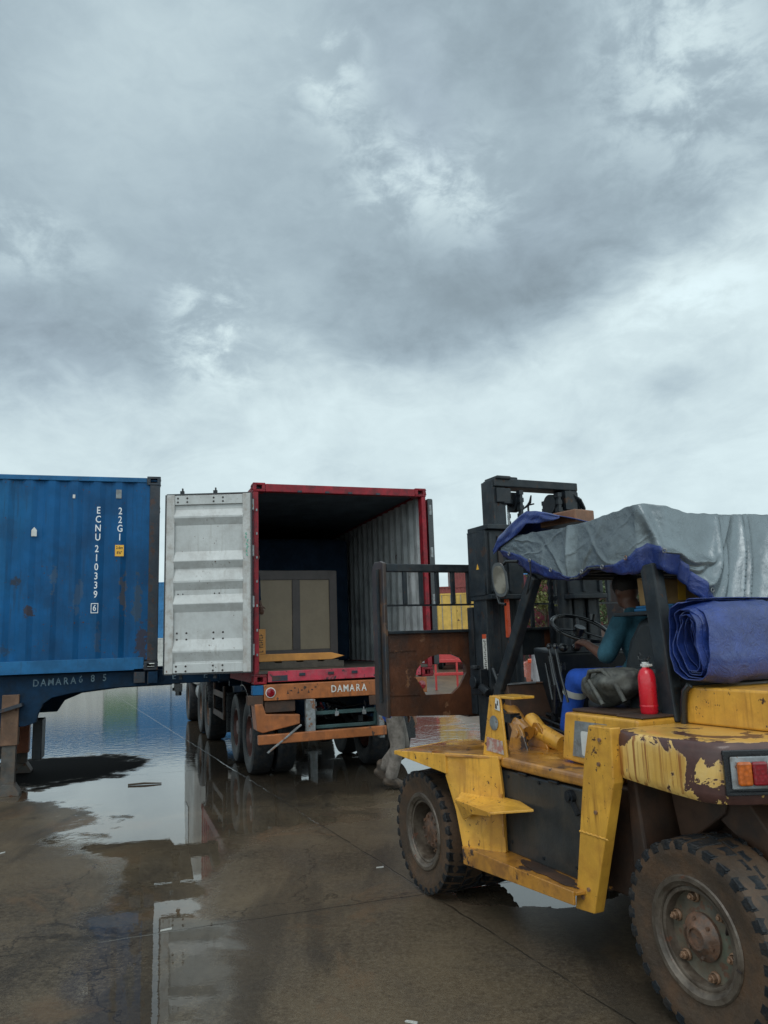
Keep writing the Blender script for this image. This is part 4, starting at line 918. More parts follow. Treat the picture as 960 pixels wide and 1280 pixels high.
# slanting pillar
b_ = MB(); b_.prism([(.535, .055, 1.285), (.365, .055, 1.285), (.375, .055, 1.02), (.595, .055, .36), (.745, .055, .345), (.595, .055, 1.09)], (0, -.065, 0)); F(b_, 'side_pillar', 'yellow', bevel=.006)
b_ = MB()
for k in range(14): b_.ball((.475 - .0, .0575, .60), .0) if False else None
for k in range(13): x = .455 + k * .017; b_.ball((x, .056, .742 + .002 * (k % 2)), (.011, .004, .006), 8, 5)
F(b_, 'weld_seam', 'yellow', smooth=60)
for (x, z) in ((.45, 1.22), (.47, 1.10), (.52, .86), (.62, .47), (.67, .42)):
    b_ = MB(); b_.cyl((x, .055, z), (x, .064, z), .011, seg=6); F(b_, 'bolt', 'nut')
for (x, z) in ((1.42, .90), (1.42, .52), (1.10, .91), (1.10, .50), (.80, .52)):
    b_ = MB(); b_.cyl((x, -.016, z), (x, -.008, z), .010, seg=8); F(b_, 'panel_bolt', 'steel_dark')
for x in (1.25, .95):
    b_ = MB(); b_.cyl((x - .04, -.006, .938), (x + .04, -.006, .938), .009, seg=10); F(b_, 'panel_hinge', 'steel_dark', smooth=40)
b_ = MB(); b_.tube([(1.80, .155, .70), (1.83, .163, .80), (1.85, .175, .95)], .006, 6); b_.tube([(1.44, .03, .80), (1.44, .03, .55)], .006, 6); F(b_, 'weld_seam', 'yellow_dirty', smooth=60)
# deck
b_ = MB(); b_.box(.56, 2.15, mir(-.27), -.27, .975, 1.006); F(b_, 'deck', 'yellow_dirty', bevel=.004)
b_ = MB(); b_.hexa([(.42, -.165, 1.0), (1.07, -.165, 1.035), (1.07, -.50, 1.035), (.42, -.50, 1.0), (.42, -.165, 1.302), (1.02, -.165, 1.302), (1.02, -.50, 1.302), (.42, -.50, 1.302)])
cbx = F(b_, 'cab_side_box', 'yellow', bevel=.014, seg=3)
b_ = MB(); b_.prism([(.92, -.163, 1.262), (.65, -.163, 1.262), (.65, -.163, 1.065), (.96, -.163, 1.065)], (0, .004, 0)); F(b_, 'glass_panel', 'galv', cbx)
b_ = MB(); b_.prism([(.87, -.157, 1.20), (.86, -.157, 1.21), (.78, -.157, 1.21), (.77, -.157, 1.20), (.785, -.157, 1.085), (.795, -.157, 1.075), (.86, -.157, 1.075), (.87, -.157, 1.085)], (0, .002, 0)); F(b_, 'sticker', 'white_plastic', cbx)
b_ = MB(); b_.box(.62, 1.02, -.60, -.22, 1.303, 1.320); b_.box(.42, .62, -.46, -.20, 1.303, 1.315); F(b_, 'seat_base', 'under_brown', bevel=.006)
# nameplate upright with stickers
b_ = MB(); b_.prism([(1.635, .03, 1.01), (1.40, .0, 1.005), (1.445, .0, 1.375), (1.545, .015, 1.38)], (0, -.014, 0)); b_.box(1.30, 1.54, -.16, -.002, 1.366, 1.382); npp = F(b_, 'bracket_plate', 'yellow', bevel=.004)
def on_np(a, z, off=.0025):  # a = 0..1 across
    return (1.60 - .2 * a, .026 - .026 * a + off - .002 * (z - 1.0), z)
b_ = MB(); b_.prism([on_np(.48 + .20 * math.cos(t), 1.215 + .036 * math.sin(t) * 1.25) for t in (2 * math.pi * k / 24 for k in range(24))], (.0005, .002, 0)); F(b_, 'round_plate', 'galv', npp)
b_ = MB(); b_.prism([on_np(.57, 1.30), on_np(.80, 1.29), on_np(.78, 1.36), on_np(.62, 1.37)], (.0005, .002, 0)); sk = F(b_, 'sticker', 'white_plastic', npp)
b_ = MB(); b_.prism([on_np(.60, 1.305, .005), on_np(.67, 1.302, .005), on_np(.67, 1.335, .005), on_np(.61, 1.335, .005)], (.0005, .001, 0)); b_.prism([on_np(.70, 1.325, .005), on_np(.74, 1.322, .005), on_np(.735, 1.352, .005), on_np(.70, 1.355, .005)], (.0005, .001, 0)); F(b_, 'pictogram', 'ink', sk)
mt_, q_, bb_ = material('worn_label_pink'); oo = q_.n('ShaderNodeTexCoord').outputs['Object']; q_.put(bb_.inputs['Base Color'], q_.mix(q_.step(q_.noise(oo, 30, 5), .4, .6), (.42, .36, .32, 1), (.36, .16, .13, 1))); M['label_pink'] = mt_
b_ = MB(); b_.prism([on_np(.06, 1.04), on_np(.88, 1.03), on_np(.84, 1.11), on_np(.10, 1.125)], (.0005, .002, 0)); F(b_, 'worn_label', 'label_pink', npp)

# tilt cylinders
for y0, y1 in ((-.38, -.66), (mir(-.38), mir(-.66))):
    b_ = MB(); b_.tube([(1.72, y0, 1.10), (1.80, y0 - .003, 1.125), (2.18, y0 + (y1 - y0) * .55, 1.245), (2.20, y0 + (y1 - y0) * .57, 1.25)], [.05, .062, .058, .045], 18); tcy = F(b_, 'tilt_cylinder', 'yellow_dirty', smooth=45)
    b_ = MB(); b_.tube([(2.18, y0 + (y1 - y0) * .55, 1.245), (2.56, y1, 1.36)], .022, 12); F(b_, 'piston_rod', 'steel_bright', tcy, smooth=45)
    for dy in (-.085, .07):
        b_ = MB(); b_.prism([(1.83, y0 + dy, 1.005), (1.60, y0 + dy, 1.005), (1.66, y0 + dy, 1.13), (1.70, y0 + dy, 1.165), (1.745, y0 + dy, 1.165), (1.775, y0 + dy, 1.13)], (0, .02, 0)); b_.cyl((1.72, y0 + dy - .01, 1.11), (1.72, y0 + dy + .03, 1.11), .028, seg=14); F(b_, 'lug', 'yellow_dirty', tcy, bevel=.004)
b_ = MB(); b_.tube([(1.50, -.50, 1.04), (1.62, -.50, 1.065), (1.76, -.50, 1.10), (1.84, -.50, 1.17), (1.86, -.50, 1.20)], [.055, .06, .062, .055, .035], 16); F(b_, 'filler_pipe', 'yellow', smooth=50)
b_ = MB()
for k in range(4):
    b_.tube([(2.5, -.62 - .04 * k, 1.5 - .05 * k), (2.3, -.58 - .05 * k, 1.28 - .03 * k), (2.0, -.55 - .07 * k, 1.12 + .02 * k), (1.5, -.6 - .08 * k, 1.05)], .014, 8)
b_.tube([(2.25, -.42, 1.30), (1.95, -.40, 1.19), (1.8, -.38, 1.20)], .012, 8); b_.box(1.86, 1.98, -.42, -.34, 1.16, 1.22)
F(b_, 'hydraulic_hose', 'black_plastic', smooth=50)

# cowl, dash, steering
b_ = MB(); b_.hexa([(1.98, mir(-.46), 1.0), (2.08, mir(-.46), 1.0), (2.08, -.46, 1.0), (1.98, -.46, 1.0), (2.06, mir(-.46), 1.40), (2.12, mir(-.46), 1.40), (2.12, -.46, 1.40), (2.06, -.46, 1.40)]); cw_ = F(b_, 'cowl', 'under_brown', bevel=.006)
b_ = MB(); b_.box(2.05, 2.13, mir(-.46), -.46, 1.402, 1.410); F(b_, 'cowl_edge', 'galv', cw_)
b_ = MB(); b_.hexa([(1.88, -1.35, 1.0), (2.10, -1.35, 1.0), (2.10, -.84, 1.0), (1.88, -.84, 1.0), (1.80, -1.40, 1.62), (2.10, -1.40, 1.66), (2.10, -.72, 1.66), (1.80, -.72, 1.62)]); ds = F(b_, 'dashboard', 'steel_dark', bevel=.02, seg=3)
b_ = MB(); random.seed(9)
for k in range(26): b_.box(*[v for c_, h_ in ((random.uniform(1.80, 1.9), .02), (random.uniform(-.84, -.71), .018), (random.uniform(1.05, 1.58), .03)) for v in (c_ - h_, c_ + h_)])
b_.tube([(1.84, -.70, 1.2), (1.80, -.69, 1.4), (1.86, -.70, 1.6)], .014, 8); b_.tube([(1.88, -.72, 1.1), (1.83, -.68, 1.3), (1.9, -.69, 1.55)], .010, 8)
F(b_, 'switch_gear', 'black_plastic', ds, bevel=.004)
b_ = MB()
for k in range(3): b_.ball((1.80, -.78 - .12 * k, 1.655), (.035, .035, .03))
F(b_, 'gauge', 'black_plastic', ds, smooth=60)
sw = node('steering_wheel', (1.80, -.94, 1.79), fl, (0, R(-28), 0))
b_ = MB(); n_ = 36; tor = []
for k in range(n_ + 1):
    a = 2 * math.pi * k / n_; tor.append((.205 * math.cos(a), .205 * math.sin(a), 0))
b_.tube(tor, .014, 10, caps=False); F(b_, 'rim', 'black_plastic', sw, smooth=60)
b_ = MB()
for a in (R(90), R(210), R(330)): b_.bar((0, 0, -.02), (.2 * math.cos(a), .2 * math.sin(a), 0), .022, .008)
F(b_, 'spoke', 'steel_dark', sw)
b_ = MB(); b_.cyl((0, 0, -.045), (0, 0, .01), .04, seg=20); b_.cyl((0, 0, -.55), (0, 0, -.04), .026, seg=14); F(b_, 'column', 'black_plastic', sw, smooth=40)
b_ = MB(); b_.tube([(.10, -.18, .01), (.12, -.19, .05)], [.02, .025]); F(b_, 'spinner_knob', 'black_plastic', sw, smooth=50)
b_ = MB()
for k, (x, y) in enumerate(((1.62, -.60), (1.55, -.60), (1.40, -1.35))): b_.tube([(x, y, 1.30), (x + .06, y, 1.48), (x + .10, y, 1.66)], .009, 8); b_.ball((x + .10, y, 1.67), .02)
F(b_, 'lever', 'black_plastic', smooth=50)
# seat
b_ = MB(); b_.box(.90, 1.40, -1.22, -.62, 1.24, 1.35); st0 = F(b_, 'seat', 'seat_vinyl', bevel=.05, seg=4, smooth=60)
b_ = MB(); b_.prism([(.68, -.60, 1.28), (1.06, -.60, 1.28), (1.02, -.60, 1.48), (.94, -.60, 1.70), (.84, -.60, 1.83), (.72, -.60, 1.84), (.64, -.60, 1.74)], (0, -.62, 0)); F(b_, 'backrest', 'seat_vinyl', bevel=.055, seg=4, smooth=60)
b_ = MB(); b_.box(.5, 1.45, mir(-.52), -.52, 1.006, 1.24); b_.box(.46, .86, mir(-.50), -.50, 1.006, 1.55); F(b_, 'engine_cover', 'seat_vinyl', bevel=.03)

# counterweight: plan outline rounded towards the rear
plan = [(.405, .004), (.22, .018), (.02, .022), (-.13, .018), (-.20, .002), (-.245, -.03), (-.275, -.075), (-.31, -.15), (-.345, -.23), (-.385, -.33), (-.43, -.50), (-.46, -.8), (-.47, YC)]
full = plan + [(x, mir(y)) for x, y in plan[-2::-1]]
b_ = MB()
def inset(d_): 
    c0 = Vector((.2, YC)); out_ = []
    for x, y in full:
        v = Vector((x, y)) - c0; l = v.length; v = v * (1 - d_ / l); out_.append((c0.x + v.x if x < .40 else x, c0.y + v.y))
    return out_
lv = [(1.005, .055), (1.015, .015), (1.035, .003), (1.06, 0), (1.225, 0), (1.25, .006), (1.266, .022), (1.2705, .05), (1.272, .12)]
rs = [[(x, y, z + (.028 * max(0, min(1, (x + .1) / .5)) if z < 1.1 else 0)) for x, y in inset(d_)] for z, d_ in lv]
b_.rings(rs, closed=True, caps=True); cwt = F(b_, 'counterweight', 'peeled', smooth=38)
b_ = MB(); b_.box(.398, .412, mir(0), .0, 1.03, 1.27); F(b_, 'panel_gap', 'ink')
b_ = MB(); b_.prism([(.40, -.44, 1.274), (.385, -.44, 1.44), (.35, -.44, 1.46), (-.40, -.44, 1.46), (-.42, -.44, 1.44), (-.43, -.44, 1.274)], (0, -1.46, 0)); hd_ = F(b_, 'engine_hood', 'yellow', bevel=.012, seg=3)
hd_.data.materials.clear(); hd_.data.materials.append(M['yellow'])
b_ = MB(); b_.tube([(.30, -.425, 1.47), (.325, -.415, 1.44), (.345, -.42, 1.38), (.36, -.425, 1.275)], .018, 10); F(b_, 'hood_strap', 'black_plastic', smooth=50)
# tail lamp in its pocket, on the chamfered corner face
tdir = Vector((-.385 + .245, -.33 + .03, 0)).normalized(); tn = Vector((0, 0, 1)).cross(tdir) * -1
tn = Vector((tdir.y, -tdir.x, 0)); tn = tn if tn.x < 0 else -tn
tl0 = Vector((-.250, -.022, 0))
def TP(a, off, z): return tl0 + tdir * a + tn * off + Vector((0, 0, z))
def tbox(b_, a0, a1, o0, o1, z0, z1): b_.hexa([TP(a0, o0, z0), TP(a1, o0, z0), TP(a1, o1, z0), TP(a0, o1, z0), TP(a0, o0, z1), TP(a1, o0, z1), TP(a1, o1, z1), TP(a0, o1, z1)])
b_ = MB()
tbox(b_, -.01, .29, .004, .022, 1.228, 1.242); tbox(b_, -.01, .29, .004, .022, 1.058, 1.070); tbox(b_, -.01, .004, .004, .022, 1.070, 1.228); tbox(b_, .276, .29, .004, .022, 1.070, 1.228); tbox(b_, .004, .276, .004, .010, 1.070, 1.228)
tlh = F(b_, 'tail_light_housing', 'black_plastic', bevel=.003)
b_ = MB(); tbox(b_, .018, .262, .010, .020, 1.082, 1.216); F(b_, 'lamp_base', 'galv', tlh, bevel=.006)
for (a0, a1, mt_) in ((.040, .100, 'lens_amber'), (.102, .165, 'lens_red'), (.167, .215, 'lens_clear')):
    b_ = MB(); tbox(b_, a0, a1, .018, .042, 1.098, 1.196); ll = F(b_, 'tail_light', mt_, tlh, bevel=.01, seg=3)
    ll['label'] = {'lens_amber': 'amber lens of the tail light', 'lens_red': 'red lens of the tail light', 'lens_clear': 'clear lens of the tail light'}[mt_]

# overhead guard
for y in (-.455, mir(-.455)):
    b_ = MB(); b_.bar((.53, y, 2.12), (.455, y, 1.27), .075, .105, up=(1, 0, 0)); F(b_, 'guard_post', 'mast', bevel=.01)
    b_ = MB(); b_.bar((1.63, y, 2.15), (2.13, y, 1.38), .07, .085, up=(1, 0, 0)); b_.bar((2.13, y, 1.40), (2.27, y, 1.0), .07, .085, up=(1, 0, 0)); F(b_, 'guard_post', 'mast', bevel=.01)
b_ = MB()
for y in (-.50, mir(-.50)): b_.box(.50, 1.72, y - .035, y + .035, 2.125, 2.20)
for x in (.52, .75, 1.0, 1.25, 1.5, 1.66): b_.box(x, x + .05, mir(-.50), -.50, 2.13, 2.19)
F(b_, 'guard_roof', 'mast', bevel=.008)

# mirror on a curled arm
b_ = MB(); b_.tube([(1.70, -.37, 2.26), (1.80, -.34, 2.27), (1.90, -.32, 2.20), (1.93, -.32, 2.08), (1.90, -.33, 1.98), (1.84, -.34, 1.97)], .011, 8); mr = F(b_, 'mirror_arm', 'black_plastic', smooth=50)
b_ = MB(); c0 = Vector((1.84, -.31, 2.14)); mx = Vector((-.66, -.50, 0)).normalized(); mz = Vector((.12, .0, 1)).normalized(); mn = mx.cross(mz)
pts = [c0 + mx * (.055 * math.copysign(abs(math.cos(t)) ** .7, math.cos(t))) + mz * (.125 * math.copysign(abs(math.sin(t)) ** .8, math.sin(t))) for t in (2 * math.pi * k / 28 for k in range(28))]
b_.prism(pts, mn * .02); F(b_, 'mirror_shell', 'black_plastic', mr, bevel=.004)
b_ = MB(); pts = [c0 - mn * .003 + (p - c0) * .88 for p in pts]; b_.prism(pts, mn * .002); F(b_, 'mirror_glass', 'mirror', mr)
b_ = MB(); pts = [c0 + mn * .021 + (p - c0 + mn * .003) * .9 for p in pts]; b_.prism(pts, mn * .002); F(b_, 'mirror_glass', 'mirror', mr)

# mast
def rail(b_, y, sg, x0, x1, z0, z1, w_=.12, t=.028):
    """C channel opening inwards (sg = +1 left rail)"""
    b_.box(x0, x1, min(y, y - sg * t), max(y, y - sg * t), z0, z1)
    b_.box(x0, x0 + t, min(y - sg * t, y - sg * w_), max(y - sg * t, y - sg * w_), z0, z1); b_.box(x1 - t, x1, min(y - sg * t, y - sg * w_), max(y - sg * t, y - sg * w_), z0, z1)
for sg, yy in ((1, -.605), (-1, mir(-.605))):
    b_ = MB(); rail(b_, yy, sg, 2.52, 2.72, .30, 2.63); outr = F(b_, 'outer_rail', 'mast', bevel=.005)
    b_ = MB(); rail(b_, yy - sg * .132, sg, 2.54, 2.72, .75, 3.035); F(b_, 'inner_rail', 'mast', bevel=.005)
    # wide bracket box round the head of the outer rail
    b_ = MB(); y0, y1 = sorted((yy + sg * .012, yy - sg * .34)); b_.box(2.47, 2.50, y0, y1, 2.08, 2.60); b_.box(2.42, 2.74, y0, y1, 2.60, 2.64); b_.box(2.42, 2.74, y0, y1, 2.04, 2.08)
    ys = yy + sg * .012; y2, y3 = sorted((ys, ys - sg * .025)); b_.box(2.50, 2.74, y2, y3, 2.08, 2.60)
    bk = F(b_, 'mast_bracket', 'mast', bevel=.006)
    b_ = MB(); yq = yy - sg * .12; b_.box(2.455, 2.4695, yq - .022, yq + .022, 2.33, 2.55); F(b_, 'slot', 'ink', bk)
    b_ = MB(); b_.box(2.45, 2.4695, yy - sg * .03 - .012, yy - sg * .03 + .012, 2.10, 2.58); b_.box(2.45, 2.4695, yy - sg * .2 - .012, yy - sg * .2 + .012, 2.10, 2.58); b_.cyl((2.445, yq, 2.27), (2.47, yq, 2.27), .025, seg=12); F(b_, 'stiffener', 'mast', bk, bevel=.003)
    # lift cylinder and its head
    yc_ = yy - sg * .30
    b_ = MB(); b_.cyl((2.60, yc_, .6), (2.60, yc_, 2.55), .062, seg=20); lc = F(b_, 'lift_cylinder', 'mast', smooth=40)
    b_ = MB(); b_.cyl((2.60, yc_ + sg * .03, 2.55), (2.60, yc_ + sg * .03, 2.86), .042, seg=20); F(b_, 'piston_rod', 'steel_bright', lc, smooth=40)
    b_ = MB(); b_.cyl((2.60, yc_ + sg * .03, 2.83), (2.60, yc_ + sg * .03, 2.87), .085, seg=20); b_.cyl((2.60, yc_ + sg * .03, 2.87), (2.60, yc_ + sg * .03, 2.96), .06, seg=20)
    b_.box(2.52, 2.66, min(yc_, yc_ + sg * .16), max(yc_, yc_ + sg * .14), 2.84, 2.965); F(b_, 'cylinder_head', 'steel_dark', lc, bevel=.008)
    yk = yc_ - sg * .07
    b_ = MB(); b_.cyl((2.60, yk - .025, 2.86), (2.60, yk + .025, 2.86), .085, seg=24); F(b_, 'chain_sheave', 'steel_dark', smooth=40)
    b_ = MB(); z = 2.30; k = 0
    while z < 2.93:
        b_.box(2.48 - (.004 if k % 2 else 0), 2.52 + (.004 if k % 2 else 0), yk - (.020 if k % 2 else .012), yk + (.020 if k % 2 else .012), z, z + .036); z += .032; k += 1
    z = 1.3
    while z < 2.88: b_.box(2.68, 2.715, yk - (.020 if k % 2 else .012), yk + (.020 if k % 2 else .012), z, z + .036); z += .032; k += 1
    F(b_, 'lift_chain', 'steel_dark')
b_ = MB(); b_.box(2.52, 2.70, mir(-.745), -.745, 2.975, 3.045); F(b_, 'mast_crosshead', 'mast', bevel=.008)
b_ = MB(); b_.box(2.50, 2.70, -.90, -.76, 3.035, 3.065); b_.box(2.55, 2.65, -1.0, -.90, 3.04, 3.07); F(b_, 'crosshead_lug', 'mast', bevel=.01)
b_ = MB()   # greasy hoses and sheave guard at the right head
for k in range(7): b_.tube([(2.50 - .008 * k, mir(-.86) - .012 * k, 2.96 - .012 * k), (2.475, mir(-.80) - .012 * k, 2.90 - .015 * k), (2.50, mir(-.76) - .006 * k, 2.83 + .008 * k), (2.52, mir(-.75), 2.77)], .016, 6)
b_.box(2.47, 2.56, mir(-.92), mir(-.80), 2.80, 2.96)
F(b_, 'hose_bundle', 'steel_dark', smooth=50)
b_ = MB(); b_.box(2.56, 2.70, mir(-.62), -.62, .42, .62); b_.box(2.66, 2.72, mir(-.62), -.62, 1.0, 1.1); F(b_, 'mast_crossmember', 'mast', bevel=.006)
# sticker with worn writing and a hazard triangle on the left rail face
b_ = MB(); b_.box(2.545, 2.605, -.6045, -.6025, 1.49, 1.77); sk2 = F(b_, 'sticker', 'white_plastic')
b_ = MB(); b_.box(2.545, 2.605, -.6024, -.6015, 1.735, 1.77); F(b_, 'sticker_band', 'car_orange', sk2)
b_ = MB(); random.seed(21)
for k in range(15):
    z = 1.50 + k * .0152
    b_.box(2.555, 2.555 + random.uniform(.015, .042), -.6024, -.6015, z, z + .005)
    b_.box(2.56 + .01 * (k % 3), 2.565 + .01 * (k % 3), -.6024, -.6015, z, z + .012)
F(b_, 'worn_print', 'ink', sk2)
b_ = MB(); b_.prism([(2.58, -.5915, 2.29), (2.62, -.5915, 2.29), (2.60, -.5915, 2.335)], (0, .002, 0)); F(b_, 'warning_triangle', 'label_yellow')
b_ = MB(); b_.box(2.44, 2.47, -.77, -.74, 1.74, 2.04); F(b_, 'hose_guard', 'car_orange')
# tilt pivot knuckle, side lamp
b_ = MB(); b_.cyl((2.62, -.60, 1.40), (2.62, -.50, 1.40), .05, seg=18); b_.box(2.54, 2.68, -.60, -.53, 1.30, 1.50); b_.cyl((2.55, -.54, 1.36), (2.45, -.54, 1.32), .035, seg=14); b_.cyl((2.6, -.52, 1.50), (2.6, -.52, 1.53), .04, seg=14); F(b_, 'tilt_knuckle', 'steel_dark', bevel=.006)

# carriage with load backrest
XP = 3.0
cg_ = node('fork_carriage', (0, 0, 0), fl)
yl, yr = .05, mir(.05)
hole = [(XP, -.19, 1.44), (XP, -.205, 1.50), (XP, -.26, 1.56), (XP, -.33, 1.60), (XP, -.41, 1.618), (XP, -.54, 1.612), (XP, -.62, 1.58), (XP, -.665, 1.52), (XP, -.67, 1.46), (XP, -.60, 1.35), (XP, -.53, 1.295), (XP, -.28, 1.295), (XP, -.245, 1.36)]
holeR = [(x, mir(y), z) for x, y, z in hole][::-1]
b_ = MB()
b_.plate_window(XP, yl, -.85, 1.80, 1.145, 1.10, [(y, z) for _, y, z in hole], .03); lp = F(b_, 'carriage_plate', 'plate_rust', cg_, bevel=.003)
b_ = MB(); b_.plate_window(XP, yr, mir(-.85), 1.80, 1.145, 1.10, [(y, z) for _, y, z in holeR], .03); F(b_, 'carriage_plate', 'plate_rust', cg_, bevel=.003)
b_ = MB(); b_.box(XP - .002, XP + .035, mir(-.85), -.85, 1.58, 1.80); b_.box(XP, XP + .03, mir(-.85), -.85, 1.10, 1.22); b_.box(XP - .03, XP + .04, yr, yl, 1.795, 1.82); F(b_, 'carriage_beam', 'mast', cg_, bevel=.004)
b_ = MB()   # weld bead line and raised bar on plate
b_.box(XP - .006, XP - .0005, -.80, yl, 1.585, 1.597) if False else None
b_.bar((XP - .003, .04, 1.655), (XP - .003, -.20, 1.662), .008, .008); b_.bar((XP - .003, .04, 1.31), (XP - .003, -.22, 1.30), .008, .008); F(b_, 'weld_bead', 'plate_rust', cg_)
for sg, ye in ((1, yl), (-1, yr)):
    b_ = MB(); y0, y1 = sorted((ye + sg * .004, ye + sg * .034))
    b_.prism([(XP - .025, y0, 1.135), (XP - .025, y0, 2.375), (XP + .04, y0, 2.395), (XP + .16, y0, 2.395), (XP + .21, y0, 2.34), (XP + .21, y0, 1.19), (XP + .16, y0, 1.15)], (0, .03, 0)); F(b_, 'end_plate', 'end_plate', cg_, bevel=.005)
    b_ = MB(); y2 = ye + sg * .036; b_.box(XP + .05, XP + .075, min(y2, y2 + sg * .02), max(y2, y2 + sg * .02), 1.25, 2.33); F(b_, 'stiffener', 'mast', cg_, bevel=.003)
b_ = MB(); b_.box(XP - .02, XP + .05, yr, yl, 2.305, 2.37); F(b_, 'top_bar', 'mast', cg_, bevel=.006)
b_ = MB(); b_.box(XP - .01, XP + .012, yr, yl, 2.02, 2.035); F(b_, 'thin_rod', 'steel_dark', cg_)
y = -.105
ys_ = []
while y > -.85: ys_.append(y); y -= .152
for y in ys_ + [mir(v) for v in ys_]:
    b_ = MB(); b_.box(XP - .012, XP + .016, y - .034, y, 2.036, 2.305); F(b_, 'upright', 'mast', cg_, bevel=.003)
b_ = MB()
for y in (-.98, -1.36): b_.box(XP - .012, XP + .016, y - .034, y, 1.82, 2.305)
b_.box(XP - .1, XP - .01, -.80, -.70, 1.12, 2.0); b_.box(XP - .1, XP - .01, mir(-.70), mir(-.80), 1.12, 2.0); b_.box(XP - .27, XP - .1, -.80, -.72, 1.15, 1.4); b_.box(XP - .27, XP - .1, mir(-.72), mir(-.80), 1.15, 1.4)
F(b_, 'carriage_upright', 'mast', cg_, bevel=.004)
for y in (-.69, mir(-.69) + .15):
    b_ = MB(); b_.prism([(XP + .035, y, 1.82), (XP + .085, y, 1.82), (XP + .095, y, 1.17), (XP + .20, y, 1.155), (XP + 1.25, y, 1.135), (XP + 1.25, y, 1.125), (XP + .1, y, 1.09), (XP + .035, y, 1.09)], (0, -.15, 0)); F(b_, 'fork', 'plate_rust', cg_, bevel=.004)

